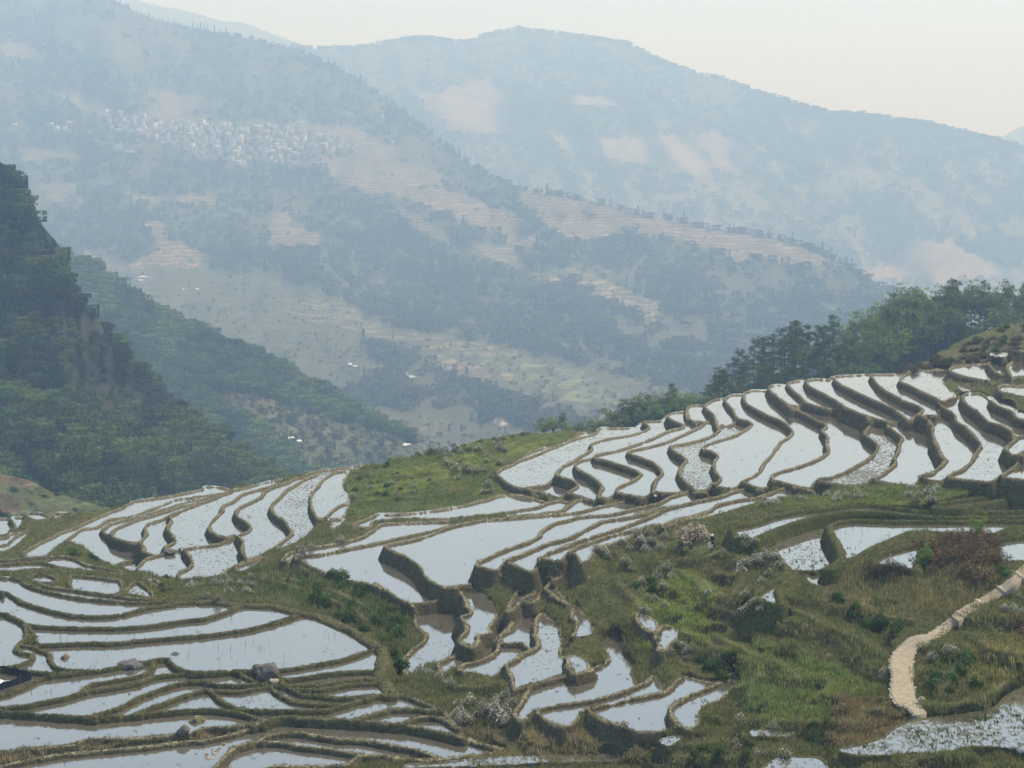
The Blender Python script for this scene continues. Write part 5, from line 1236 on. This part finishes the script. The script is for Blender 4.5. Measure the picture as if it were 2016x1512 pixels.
# ---------------------------------------------------------------- the hillside village
M_WALLS = [simple(n, c, .9, .12, .4, 'obj', .1) for n, c in (('limewash', (.52, .505, .48)), ('grey_render', (.33, .33, .33)), ('cream_render', (.46, .42, .35)), ('pink_render', (.52, .38, .34)), ('brick_wall', (.38, .30, .25)))]
M_ROOFS = [simple(n, c, .85, .2, .5, 'obj', .1) for n, c in (('concrete_roof', (.34, .33, .32)), ('sheet_roof', (.66, .68, .70)), ('clay_roof', (.36, .24, .19)), ('blue_roof', (.42, .55, .62)))]
M_PANE = simple('window_glass', (.06, .07, .08), .3, .2, 1.0, 'obj', .5)
def box(x0, x1, y0, y1, z0, z1):
    V_ = [(x, y, z) for z in (z0, z1) for y in (y0, y1) for x in (x0, x1)]
    return np.array(V_, float), np.array([(0, 2, 3, 1), (4, 5, 7, 6), (0, 1, 5, 4), (2, 6, 7, 3), (0, 4, 6, 2), (1, 3, 7, 5)])
def boxes(L_):
    Vs, Qs, o = [], [], 0
    for b in L_: V_, Q_ = box(*b); Vs.append(V_); Qs.append(Q_ + o); o += 8
    return np.vstack(Vs), np.vstack(Qs)
def house_proto(w, d, fl, wall, roof, style):
    h = fl * 3.0; wm = mesh_np('wall', *box(-w / 2, w / 2, -d / 2, d / 2, -4, h), wall)
    if style == 'gable':
        V_ = np.array([(-w / 2 - .4, -d / 2 - .5, h), (w / 2 + .4, -d / 2 - .5, h), (w / 2 + .4, d / 2 + .5, h), (-w / 2 - .4, d / 2 + .5, h), (-w / 2 - .4, 0, h + 2.0), (w / 2 + .4, 0, h + 2.0)]); rm = mesh_np('roof', V_, [(0, 1, 5, 4), (2, 3, 4, 5), (1, 2, 5, 5), (3, 0, 4, 4)], roof)
    else:
        L_ = [(-w / 2 - .3, w / 2 + .3, -d / 2 - .3, d / 2 + .3, h + .003, h + .28)]
        if style == 'parapet': L_ += [(-w / 2 - .3, w / 2 + .3, -d / 2 - .3, -d / 2, h + .283, h + 1.1), (w * .1, w / 2, d * .0, d / 2, h + .283, h + 2.6)]
        rm = mesh_np('roof', *boxes(L_), roof)
    wins = []; n = max(2, int(w / 2.6))
    for f in range(fl):
        for i in range(n):
            x = -w / 2 + (i + .5) * w / n; wins.append((x - .8, x + .8, -d / 2 - .06, -d / 2 + .05, f * 3.0 + .6, f * 3.0 + 2.4))
    return wm, rm, wins, f"{({'limewash': 'white', 'grey_render': 'grey', 'cream_render': 'cream', 'pink_render': 'pinkish', 'brick_wall': 'brown'})[wall.name]} {('one', 'two', 'three', 'four')[fl - 1]} storey house with {('pitched roof' if style == 'gable' else 'flat roof' if style == 'flat' else 'roof parapet')}"
WIN_CACHE = {}
HP = []
rh = random.Random(5)
for i in range(14):
    w, d, fl = rh.choice([(8, 7, 2), (10, 8, 3), (9, 8, 2), (12, 8, 3), (7, 7, 2), (9, 8, 4)]); HP.append(house_proto(w, d, fl, M_WALLS[rh.choice([0, 0, 0, 1, 1, 1, 2, 2, 4, 4])], M_ROOFS[rh.choice([0, 0, 1, 2, 2, 3])], rh.choice(['flat', 'parapet', 'parapet', 'gable'])))
def put_house(u, v, proto, label, group, s=1.0, rz=None, wall=None):
    p, ok, _ = side.at([u], [v]); wm, rm, wins, desc = proto; t = empty('house', p[0] - np.array([0, 0, .5]), rh.uniform(-.5, .5) if rz is None else rz, s * 1.3); tag(t, label.replace('HOUSE', desc), 'house', group)
    w = link(bpy.data.objects.new('wall', wm), t); link(bpy.data.objects.new('roof', rm), t)
    for b in wins:
        dz = (round(b[1] - b[0], 2),)
        if dz not in WIN_CACHE: WIN_CACHE[dz] = mesh_np('window', *box(-.8, .8, -.055, .055, -.9, .9), M_PANE)
        q = bpy.data.objects.new('window', WIN_CACHE[dz]); q.location = ((b[0] + b[1]) / 2, (b[2] + b[3]) / 2, (b[4] + b[5]) / 2); link(q, t)
VIL = [(205, 245), (240, 232), (300, 232), (330, 243), (430, 246), (520, 250), (600, 262), (690, 280), (700, 300), (640, 312), (560, 322), (470, 326), (420, 318), (340, 295), (260, 270), (215, 262)]
pts = []
for _ in range(9000):
    u, v = rh.uniform(200, 705), rh.uniform(228, 328)
    if inpoly([u], [v], VIL)[0] and all(abs(u - a) > 8.5 or abs(v - b) > 5.5 for a, b in pts): pts.append((u, v))
    if len(pts) >= 215: break
pts.sort(key=lambda t: t[1])
VG = 'houses of the hillside village'
LBV = {0: 'HOUSE on the upper lanes of the village', 1: 'HOUSE in the crowded middle of the village', 2: 'HOUSE along the lower village edge'}
for u, v in pts: put_house(u, v, rh.choice(HP), LBV[0 if v < 262 else 1 if v < 295 else 2], VG, rh.uniform(.75, 1.15))
_u, _v = rnd_px(420, 200, 705, 228, 328); _k = inpoly(_u, _v, VIL); _p, _o, _z = side.at(_u[_k], _v[_k]); scatter('village_trees', 'dark little trees between the village houses', _p, RNG.uniform(5, 11, len(_p)), BLOB_F, RNG.integers(0, 4, len(_p)))
big = house_proto(13, 9, 4, M_WALLS[0], M_ROOFS[1], 'flat')
put_house(588, 252, big, 'tall white house standing alone above the village', None, 1.0, .1)
put_house(232, 296, house_proto(13, 10, 3, M_WALLS[0], M_ROOFS[0], 'parapet'), 'white house with a roof pavilion in the woods under the village', None, 1.1, .2)
put_house(254, 300, house_proto(15, 6, 1, M_WALLS[0], M_ROOFS[1], 'flat'), 'long low white shed beside the house with a pavilion', None, 1.0, .1)
put_house(768, 281, house_proto(12, 6, 1, M_WALLS[0], M_ROOFS[1], 'flat'), 'small white building at the end of the village road', None, 1.2, .0)
for u, v in ((110, 256), (128, 258), (136, 252), (98, 250), (30, 250)): put_house(u, v, HP[u % 9], 'pale house of the small hamlet west of the village', 'houses of the small hamlet', .9)
for u, v in ((206, 224), (200, 228), (275, 230)): put_house(u, v, HP[u % 9], 'cream house perched on the slope above the village', 'houses above the village', 1.0)
# far paddies on the valley floor, sky glint put into their pale base colour
M_FARW = simple('far_paddy_glint', (.70, .72, .72), .25, .1, .05, 'pos', .5)
for u, v, a, b in ((690, 718, 7, 4), (700, 722, 9, 3), (764, 714, 6, 6), (772, 722, 8, 7), (783, 730, 16, 10), (797, 738, 14, 6), (812, 743, 12, 4), (790, 744, 8, 3), (283, 546, 16, 2), (278, 553, 10, 2), (390, 570, 8, 2), (362, 571, 4, 2), (800, 877, 14, 4), (568, 864, 20, 4), (590, 870, 12, 3)):
    L_ = spur if v > 850 else side; n = 9; ang = np.arange(n) * 2 * pi / n; rr = 1 + .35 * np.sin(ang * 3 + u)
    p, _, _ = L_.at(u + np.cos(ang) * rr * a * .6, v + np.sin(ang) * rr * b * .6); c_, _, _ = L_.at([u], [v]); p = np.vstack([p, c_]); p[:, 1] -= 4.0; p[:, 2] += 1.6
    o = mesh_obj('far_paddy', p, [(i, (i + 1) % n, n, n) for i in range(n)], M_FARW); tag(o, 'tiny bright flooded field on the hazy valley floor', kind='structure')
# ---------------------------------------------------------------- stone path
def resample(P, n):
    P = catmull(P, 2.0); d = np.concatenate([[0], np.cumsum(np.hypot(*np.diff(P, axis=0).T))]); t = np.linspace(0, d[-1], n)
    return np.stack([np.interp(t, d, P[:, 0]), np.interp(t, d, P[:, 1])], -1)
M_PATH = NT('pale_path'); _p = M_PATH.pos(); _n = M_PATH.noise(_p, 2.2, 6, .65); _f = M_PATH.noise(_p, 9.0, 4, .6)
M_PATH = (lambda k: k.bs(Base_Color=k.mix(k.ramp(_f, [(.35, .55), (.55, 0)]), k.ramp(_n, [(.3, (.27, .23, .16)), (.7, (.42, .37, .275))]), (.17, .14, .09)), Roughness=.95, Specular_IOR_Level=.1, Normal=k.bump(_f, .6, .04)))(M_PATH)
M_SLAB = simple('path_stone', (.34, .30, .225), .9, .25, 2.5, 'pos', .1, .5, .03); M_STEP = simple('step_stone', (.25, .21, .15), .9, .25, 2.5, 'pos', .1)
PL = [(1872, 1216), (1854, 1230), (1826, 1248), (1795, 1253), (1771, 1272), (1755, 1291), (1752, 1307), (1756, 1327), (1755, 1347), (1753, 1361), (1763, 1383), (1785, 1393), (1803, 1409)]
PR_ = [(1890, 1220), (1862, 1244), (1836, 1258), (1822, 1268), (1806, 1276), (1798, 1295), (1797, 1313), (1798, 1325), (1798, 1345), (1799, 1361), (1803, 1378), (1814, 1391), (1824, 1404)]
PU = [(1880, 1218), (1894, 1204), (1925, 1190), (1957, 1171), (1983, 1153), (1997, 1139), (2020, 1118), (2060, 1085), (2130, 1040)]
def path_strip(name, A, B, n, mat, label):
    a, b = resample(A, n), resample(B, n); K = 9; W = np.zeros((n, K, 3))
    for i in range(n):
        for j in range(K):
            q = a[i] * (1 - j / (K - 1)) + b[i] * (j / (K - 1)); W[i, j] = ground_hit(*q)
    z = W[:, :, 2].max(1); z = np.array([z[max(0, i - 3):i + 4].mean() for i in range(n)]); z = np.maximum(z, W[:, :, 2].max(1) - .05) + .07
    px = np.stack([a[:, None] * (1 - t) + b[:, None] * t for t in np.linspace(0, 1, K)], 1)[:, :, 0, :] if False else np.array([[a[i] * (1 - j / (K - 1)) + b[i] * (j / (K - 1)) for j in range(K)] for i in range(n)])
    y = -z[:, None] * F_PX / (px[..., 1] - V0); T = np.stack([(px[..., 0] - U0) * y / F_PX, y, np.repeat(z[:, None], K, 1)], -1)
    for s_ in range(3): T[1:-1, :, 2] = (T[:-2, :, 2] + 2 * T[1:-1, :, 2] + T[2:, :, 2]) / 4
    bot = T[:, [0, -1]].copy(); bot[:, :, 2] -= .7
    V_ = np.concatenate([T.reshape(-1, 3), bot.reshape(-1, 3)]); i = np.arange(n * K).reshape(n, K); o = n * K + np.arange(n * 2).reshape(n, 2)
    q = [np.stack([i[:-1, :-1], i[:-1, 1:], i[1:, 1:], i[1:, :-1]], -1).reshape(-1, 4), np.stack([i[:-1, 0], i[1:, 0], o[1:, 0], o[:-1, 0]], -1), np.stack([i[1:, -1], i[:-1, -1], o[:-1, 1], o[1:, 1]], -1), [[i[-1, 0], i[-1, -1], o[-1, 1], o[-1, 0]]]]
    ob = mesh_obj(name, V_, np.vstack(q), mat, smooth=False); tag(ob, label, kind='structure'); return ob, T
path, PT = path_strip('path', PL, PR_, 60, M_PATH, 'pale winding footpath below the brown mound')
pu = resample(PU, 40); tn_ = np.gradient(pu, axis=0); tn_ /= np.hypot(*tn_.T)[:, None]
PUa = [(p[0] + t[1] * 10, p[1] - t[0] * 10 * .8 ) for p, t in zip(pu[::4], tn_[::4])]; PUb = [(p[0] - t[1] * 10, p[1] + t[0] * 10 * .8) for p, t in zip(pu[::4], tn_[::4])]
upper, UT = path_strip('upper_path', PUa, PUb, 40, M_STEP, 'brown upper footpath climbing past the mound')
def stone_mesh(seed, sx, sy, sz, sub=1, rough=.25):
    bm = bmesh.new(); bmesh.ops.create_icosphere(bm, subdivisions=sub, radius=1.0); r = random.Random(seed)
    ph = [r.uniform(0, 6) for _ in range(6)]
    for v_ in bm.verts:
        c_ = v_.co; k = 1 + rough * (math.sin(c_.x * 2.6 + ph[0]) * math.cos(c_.y * 2.1 + ph[1]) + .6 * math.sin(c_.z * 4 + ph[2]) * math.sin(c_.x * 4.4 + ph[3]) + r.uniform(-.3, .3))
        c_ *= k; c_.x *= sx; c_.y *= sy; c_.z *= sz
    me = bpy.data.meshes.new('stone'); bm.to_mesh(me); bm.free(); return me
SM = [stone_mesh(i, 1, 1, .55) for i in range(6)]
for m_ in SM: m_.materials.append(M_SLAB)
for i in range(1, len(PT) - 1):                                   # flat kerb stones along both edges
    for e in (0, -1):
        for _q in range(2):
            o = bpy.data.objects.new('paving_stone', SM[(i * 2 + e + _q) % 6]); c_ = PT[i, e] * (1 - .5 * _q) + PT[i + 1, e] * .5 * _q; o.location = (c_[0] + random.uniform(-.08, .08), c_[1] + random.uniform(-.1, .1), c_[2] - .05); s_ = random.uniform(.08, .15)
            o.scale = (s_ * 1.3, s_, .11); o.rotation_euler = (0, 0, random.uniform(0, 3)); link(o, path)
for k, i in enumerate((2, 8, 15, 21, 25, 30)):
    a_, b_ = UT[i, 0], UT[i, -1]; d_ = b_ - a_; L_ = np.hypot(d_[0], d_[1]); m_ = mesh_np('step', *box(-L_ / 2, L_ / 2, -.16, .16, -.3, .07), M_SLAB)
    o = bpy.data.objects.new('step', m_); o.location = (a_ + b_) / 2; o.rotation_euler = (0, 0, math.atan2(d_[1], d_[0])); link(o, upper)
# ---------------------------------------------------------------- boulders
M_ROCK = NT('grey_rock'); _r = M_ROCK.obj(); _a = M_ROCK.noise(_r, 2.0, 6, .7); _b = M_ROCK.noise(_r, 9.0, 5, .7)
M_ROCK.bs(Base_Color=M_ROCK.mix(M_ROCK.ramp(_b, [(.4, .6), (.6, 0)]), M_ROCK.ramp(_a, [(.3, (.09, .086, .08)), (.7, (.20, .19, .17))]), (.05, .05, .045)), Roughness=.95, Normal=M_ROCK.bump(_b, .9, .08)); M_ROCK = M_ROCK.m
M_REDROCK = simple('reddish_rock', (.22, .15, .11), .95, .35, 3.0, 'obj', .1, .8, .08); M_DARKROCK = simple('dark_wet_rock', (.055, .055, .05), .8, .3, 3.0, 'obj', .2, .8, .08)
def boulder(u, v, w_px, h_px, label, mat=M_ROCK, seed=1, zoff=0, z=None):
    x, y, zz = ground_hit(u, v); s_ = y / F_PX; w_px *= .9; me = stone_mesh(seed, w_px * s_ / 2, w_px * s_ * .45, h_px * s_ * .62, 3, .26); me.materials.append(mat)
    o = bpy.data.objects.new('boulder', me); o.location = (x, y + w_px * s_ * .3, zz + h_px * s_ * .14 + zoff); link(o); tag(o, label, 'boulder'); return o
boulder(252, 1322, 46, 22, 'long grey boulder set into the bund of the large foreground paddy', seed=3)
boulder(344, 1298, 28, 13, 'smaller rounded grey boulder built into the curved bund loop', seed=4)
boulder(519, 1338, 62, 34, 'biggest grey boulder rising between the foreground paddies', seed=5)
boulder(541, 1346, 26, 10, 'pale slab stone lying against the biggest boulder', M_SLAB, 6)
boulder(126, 1305, 24, 17, 'reddish boulder standing in the corner of a foreground paddy', M_REDROCK, 7)
boulder(2, 1186, 18, 18, 'dark wet rock in the water at the left foreground bund', M_DARKROCK, 8)
boulder(385, 1432, 34, 24, 'mossy tan boulder on the lowest foreground bund', simple('mossy_rock', (.16, .145, .08), .95, .4, 3.0, 'obj', .1, .8, .06), 9)
boulder(358, 1448, 26, 16, 'small grey boulder below the mossy boulder', seed=10)
boulder(330, 1090, 26, 10, 'grey boulder in the wall between two far left terraces', seed=11)
boulder(1815, 1382, 16, 10, 'pale stone beside the lower end of the footpath', M_SLAB, 12)
boulder(1806, 1388, 12, 8, 'small pale stone at the foot of the path', M_SLAB, 13)
t = empty('stone_pile', ground_hit(425, 1500)); tag(t, 'heap of pale broken stones on the lowest foreground bund', 'stones')
for k in range(70):
    f = random.random(); u, v = 404 + f * 38 + random.uniform(-9, 9), 1508 - f * 34 + random.uniform(-5, 5); x, y, z = ground_hit(u, v)
    o = bpy.data.objects.new('stone', SM[k % 6]); o.location = np.array((x, y, z + random.uniform(.05, .3))) - np.array(t.location); s_ = random.uniform(.12, .26); o.scale = (s_, s_, s_); o.rotation_euler = (random.uniform(0, 3), random.uniform(0, 3), random.uniform(0, 3)); link(o, t)
# ---------------------------------------------------------------- netted pen at the left edge
M_POST = simple('pen_post', (.10, .085, .06), .9, .3, 3.0, 'obj'); M_NET = simple('black_netting', (.018, .02, .024), .8, .3, 8.0, 'obj', .2); M_SHEET = simple('pale_sheet', (.60, .64, .62), .5, .1, 2.0, 'obj')
zU = [c_['z'] for c_ in cells if c_['name'] == 'U7'][0]
def on_plane(u, v, z): y = -z * F_PX / (v - V0); return np.array([(u - U0) * y / F_PX, y, z])
pen_px = [(-70, 1332), (-30, 1326), (8, 1325), (31, 1329), (52, 1334), (62, 1338), (40, 1346), (8, 1357), (-30, 1370), (-70, 1384)]
pw = [on_plane(u, v, zU) for u, v in pen_px]; t = empty('net_pen', pw[4]); tag(t, 'black netted pen on sticks in the paddy by the left bund', 'pen')
for i, p in enumerate(pw):
    V_, Q_ = tubes([([p - [0, 0, .3], p + [0, 0, random.uniform(.9, 1.35)]], [.025, .018])], 6); mesh_obj('post', V_ - np.array(t.location), Q_, M_POST, t)
    if i < len(pw) - 1:
        q = pw[i + 1]; n = 9; g = []
        for a_ in range(n):
            f = a_ / (n - 1); b_ = p * (1 - f) + q * f; sag = .12 * math.sin(f * pi)
            for h_ in (-.05, .22, .45, .66 - sag): g.append(b_ + [random.uniform(-.04, .04), random.uniform(-.04, .04), h_])
        i_ = np.arange(n * 4).reshape(n, 4); mesh_obj('net', np.array(g) - np.array(t.location), np.stack([i_[:-1, :-1], i_[1:, :-1], i_[1:, 1:], i_[:-1, 1:]], -1).reshape(-1, 4), M_NET, t)
g = [on_plane(u, v, zU + .06) for u, v in ((-50, 1338), (0, 1337), (14, 1341), (18, 1345), (4, 1350), (-50, 1356))]; g.append(sum(g) / 6 + np.array([0, 0, .18])); mesh_obj('sheet', np.array(g) - np.array(t.location), [(i, (i + 1) % 6, 6, 6) for i in range(6)], M_SHEET, t)
# ---------------------------------------------------------------- white pipe at the lowest central paddy
a_, b_ = np.array(ground_hit(1300, 1428)), np.array(ground_hit(1311, 1402)); V_, Q_ = tubes([([a_ + [0, 0, .12], (a_ + b_) / 2 + [0, 0, .18], b_ + [0, 0, .12]], .035)], 8)
o = mesh_obj('water_pipe', V_, Q_, simple('white_pipe', (.75, .76, .78), .4, .05, 2.0, 'obj')); tag(o, 'thin white pipe on the bund of the lowest central paddy', 'pipe')
# ---------------------------------------------------------------- person, sack and buffalo
def skin_obj(name, verts, edges, mat, parent=None, sub=2, loc=None):
    me = bpy.data.meshes.new(name); me.from_pydata([v_[:3] for v_ in verts], edges, []); o = bpy.data.objects.new(name, me); link(o, parent)
    sk = o.modifiers.new('skin', 'SKIN'); lay = me.skin_vertices[0] if len(me.skin_vertices) else None
    if lay is None:
        bpy.context.view_layer.objects.active = o; lay = me.skin_vertices[0]
    for i, v_ in enumerate(verts):
        r = v_[3]; lay.data[i].radius = (r, v_[4] if len(v_) > 4 else r); lay.data[i].use_root = (i == 0)
    sk.use_smooth_shade = True; sb = o.modifiers.new('sub', 'SUBSURF'); sb.levels = sub; sb.render_levels = sub; me.materials.append(mat); return o
def chain(*idx): return list(zip(idx[:-1], idx[1:]))
M_SKIN = simple('skin', (.30, .18, .12), .6, .1, 20.0, 'obj', .3); M_NAVY = simple('navy_cloth', (.014, .016, .040), .9, .2, 12.0, 'obj', .1); M_TROU = simple('dark_trousers', (.018, .018, .028), .9, .2, 12.0, 'obj', .1)
M_HAT = simple('lavender_hat', (.66, .60, .74), .8, .1, 8.0, 'obj', .1); M_HAIR = simple('black_hair', (.012, .010, .010), .5, .2, 30.0, 'obj', .3); M_SHOE = simple('black_shoe', (.02, .02, .02), .6, .2, 10.0, 'obj')
fx, fy, fz = ground_hit(1403, 1083); PS = max(.9, 30.0 * fy / F_PX / 1.66)
person = empty('person', (fx, fy, fz - .02), radians(130), PS); tag(person, 'person in navy clothes and a lavender hat walking with a sack', 'person')   # faces away to the left
bv = [(0, 0, .90, .115, .10), (0, .01, 1.08, .105, .09), (0, .03, 1.27, .12, .095), (0, .05, 1.40, .055), (0, .075, 1.46, .05), (0, .09, 1.545, .085, .095), (0, .09, 1.62, .075),
      (.17, .04, 1.34, .055), (.27, .02, 1.10, .042), (.25, .16, .90, .033), (.25, .19, .85, .034, .018), (-.17, .04, 1.34, .055), (-.30, -.06, 1.12, .042), (-.40, -.14, .92, .033), (-.42, -.16, .86, .034, .018),
      (.09, 0, .86, .085), (.10, .13, .48, .062), (.10, .02, .10, .042), (.10, .17, .04, .035), (-.09, 0, .86, .085), (-.10, -.06, .48, .062), (-.10, -.22, .12, .042), (-.10, -.08, .04, .035)]
be = chain(0, 1, 2, 3, 4, 5, 6) + chain(2, 7, 8, 9, 10) + chain(2, 11, 12, 13, 14) + chain(0, 15, 16, 17, 18) + chain(0, 19, 20, 21, 22)
for hand, sx in ((10, 1), (14, -1)):
    hx, hy, hz = bv[hand][:3]
    for k in range(4):
        n0 = len(bv); L_ = (.036, .042, .040, .032)[k]; ox = (k - 1.5) * .017
        bv += [(hx + ox, hy + .012, hz - .03, .0095), (hx + ox, hy + .022, hz - .03 - L_ * .6, .009), (hx + ox, hy + .008, hz - .03 - L_, .0075)]; be += chain(hand, n0, n0 + 1, n0 + 2)
    n0 = len(bv); bv += [(hx + sx * .032, hy + .02, hz - .005, .010), (hx + sx * .042, hy + .03, hz - .035, .0085)]; be += chain(hand, n0, n0 + 1)
body = skin_obj('body', bv, be, M_SKIN, person)
skin_obj('jacket', [(0, 0, .82, .145, .125), (0, 0, .98, .135, .115), (0, .01, 1.12, .13, .11), (0, .03, 1.28, .14, .115), (0, .045, 1.385, .075), (.17, .04, 1.335, .07), (.27, .02, 1.10, .056), (.25, .15, .92, .046), (-.17, .04, 1.335, .07), (-.30, -.06, 1.12, .056), (-.395, -.135, .935, .046)], chain(0, 1, 2, 3, 4) + chain(3, 5, 6, 7) + chain(3, 8, 9, 10), M_NAVY, person)
skin_obj('trousers', [(0, 0, .90, .13, .115), (.09, .01, .82, .10), (.10, .13, .48, .08), (.10, .03, .13, .065), (-.09, 0, .82, .10), (-.10, -.06, .48, .08), (-.10, -.21, .15, .065)], chain(0, 1, 2, 3) + chain(0, 4, 5, 6), M_TROU, person)
for x_, y_ in ((.10, .08), (-.10, -.14)): skin_obj('shoe', [(x_, y_ - .08, .045, .045), (x_, y_ + .04, .04, .045), (x_, y_ + .12, .03, .035)], chain(0, 1, 2), M_SHOE, person)
nf = skin_obj('nose', [(0, .185, 1.535, .012), (0, .20, 1.52, .013)], [(0, 1)], M_SKIN, body, 1)
for sx in (-1, 1):
    me = stone_mesh(3, .010, .008, .008, 2, 0); me.materials.append(M_HAIR); e_ = bpy.data.objects.new('eye', me); e_.location = (sx * .032, .178, 1.555); link(e_, body)
    me = stone_mesh(4, .008, .02, .028, 2, 0); me.materials.append(M_SKIN); e_ = bpy.data.objects.new('ear', me); e_.location = (sx * .088, .085, 1.545); link(e_, body)
me = stone_mesh(5, .022, .006, .006, 2, 0); me.materials.append(simple('lips', (.25, .10, .08), .6)); e_ = bpy.data.objects.new('mouth', me); e_.location = (0, .180, 1.495); link(e_, body)
me = stone_mesh(6, .098, .105, .10, 3, .02); me.materials.append(M_HAIR); e_ = bpy.data.objects.new('hair', me); e_.location = (0, .068, 1.575); link(e_, person)
R_ = [(0, .145), (.105, .135), (.118, .06), (.12, .045), (.20, .02), (.245, -.015), (.235, -.022), (.12, .03), (.0, .11)]; n = 20
V_ = np.array([(r_ * math.cos(a_ * 2 * pi / n), r_ * math.sin(a_ * 2 * pi / n), z_) for r_, z_ in R_ for a_ in range(n)]); i_ = np.arange(len(R_) * n).reshape(len(R_), n)
hat = mesh_obj('hat', V_, np.stack([i_[:-1], np.roll(i_[:-1], -1, 1), np.roll(i_[1:], -1, 1), i_[1:]], -1).reshape(-1, 4), M_HAT, person, True); hat.location = (0, .09, 1.60); hat.rotation_euler = (radians(-8), radians(10), 0)
# the sack hangs from the hand on the left of the picture
hd = np.array(bv[10][:3]); rz = radians(130); sp = np.array((fx, fy, fz)) + PS * np.array((hd[0] * math.cos(rz) - hd[1] * math.sin(rz), hd[0] * math.sin(rz) + hd[1] * math.cos(rz), hd[2]))
bm = bmesh.new(); bmesh.ops.create_uvsphere(bm, u_segments=18, v_segments=14, radius=1.0)
for v_ in bm.verts:
    f = (v_.co.z + 1) / 2; w_ = .05 + .20 * (1 - f)**.45 * (.35 + .65 * min(1, (f + .02) * 9)); a_ = math.atan2(v_.co.y, v_.co.x); l_ = math.hypot(v_.co.x, v_.co.y)
    k = w_ * (1 + .08 * math.sin(a_ * 5 + f * 6)) * (1 if l_ > 1e-4 else 0); v_.co = Vector((math.cos(a_) * k * 1.15, math.sin(a_) * k * .8, -.62 + f * .60))
sack = bm_obj('sack', bm, simple('white_sack', (.70, .68, .62), .85, .2, 9.0, 'obj', .1, .5, .03), None, True); sack.location = sp + np.array((-.02, 0, -.02)); sack.rotation_euler = (0, radians(-14), 0); tag(sack, 'bulging white sack held in the hand of the walking person', 'sack')
bx_, by_, bz_ = ground_hit(1341, 1089); BS = 29 * by_ / F_PX / 1.95
M_BUF = NT('buffalo_hide'); _o = M_BUF.obj(); _z = M_BUF.n('ShaderNodeSeparateXYZ', _0=_o); _m = M_BUF.noise(_o, 3.0, 4)
_t = M_BUF.math('MULTIPLY', M_BUF.ramp(_z.outputs[2], [(.55, 0), (.85, 1)]), M_BUF.ramp(_z.outputs[0], [(.10, 0), (.35, 1)]))
M_BUF.bs(Base_Color=M_BUF.mix(_t, (.028, .024, .026), M_BUF.mix(_m, (.13, .11, .08), (.24, .21, .155))), Roughness=.85, Specular_IOR_Level=.2); M_BUF = M_BUF.m
buf = empty('buffalo', (bx_, by_, bz_ - .02), radians(8), BS); tag(buf, 'sandy backed dark buffalo grazing with lowered head', 'buffalo')
# x grows from head to tail
vb_ = [(.95, 0, .98, .27, .30), (.60, 0, .92, .31, .36), (.25, 0, .96, .28, .33), (-.02, 0, .92, .19, .22), (-.22, 0, .72, .14, .17), (-.36, 0, .50, .13, .12), (-.45, 0, .26, .085, .08), (-.49, 0, .12, .075, .06), (1.25, 0, 1.00, .22, .25), (1.38, 0, .98, .12),
       (.12, .17, .72, .12), (.13, .18, .42, .07), (.11, .18, .20, .05), (.10, .18, .05, .06), (.14, -.17, .72, .12), (.05, -.18, .42, .07), (.08, -.18, .20, .05), (.04, -.18, .05, .06),
       (1.20, .17, .74, .15), (1.12, .18, .52, .09), (1.26, .18, .30, .06), (1.24, .18, .05, .06), (1.22, -.17, .74, .15), (1.20, -.18, .52, .09), (1.36, -.18, .30, .06), (1.33, -.18, .05, .06),
       (1.46, 0, .80, .028), (1.47, 0, .50, .022), (1.46, 0, .34, .035), (-.24, .19, .60, .03, .05), (-.24, -.19, .60, .03, .05)]
skin_obj('body', vb_, chain(1, 2, 3, 4, 5, 6, 7) + [(0, 1)] + chain(0, 8, 9, 26, 27, 28) + chain(2, 10, 11, 12, 13) + chain(2, 14, 15, 16, 17) + chain(8, 18, 19, 20, 21) + chain(8, 22, 23, 24, 25) + [(5, 29), (5, 30)], M_BUF, buf)
M_HORN = simple('horn', (.10, .09, .075), .5, .2, 8.0, 'obj', .4)
for sy in (-1, 1):
    V_, Q_ = tubes([([(-.27, sy * .08, .64), (-.20, sy * .24, .70), (-.06, sy * .30, .74), (.06, sy * .24, .78)], [.035, .03, .022, .006])], 7); mesh_obj('horn', V_, Q_, M_HORN, buf, True)
# thin power pole far below the terraces
p_, _, _ = spur.at([687], [925]); V_, Q_ = tubes([([(0, 0, -1), (0, 0, 12)], [.16, .10])], 7); o = mesh_obj('utility_pole', V_, Q_, M_POST); o.location = p_[0]; tag(o, 'thin utility pole in the valley behind the terrace rim', 'pole')
V_, Q_ = box(-.8, .8, -.06, .06, 11.0, 11.15); mesh_obj('crossarm', V_, Q_, M_POST, o)
# ---------------------------------------------------------------- the hazy air of the valley
def haze_box():
    k = NT('haze_air'); k.t.nodes.remove(k.b)
    v = k.n('ShaderNodeVolumePrincipled', Color=(.45, .68, 1.0, 1), Density=HAZE_D, Anisotropy=.1, Absorption_Color=(1, 1, 1, 1))
    k.t.links.new(v.outputs[0], k.out.inputs['Volume'])
    x, y0, y1, z0, z1 = 9000.0, -500.0, 24000.0, -330.0, 1060.0
    V_ = [(a * x, b, c) for c in (z0, z1) for b in (y0, y1) for a in (-1, 1)]
    o = mesh_obj('haze', V_, [(0, 2, 3, 1), (4, 5, 7, 6), (0, 1, 5, 4), (2, 6, 7, 3), (0, 4, 6, 2), (1, 3, 7, 5)], k.m)
    tag(o, 'pale blue valley haze', kind='stuff')
HAZE_D = 0.00038
haze_box()
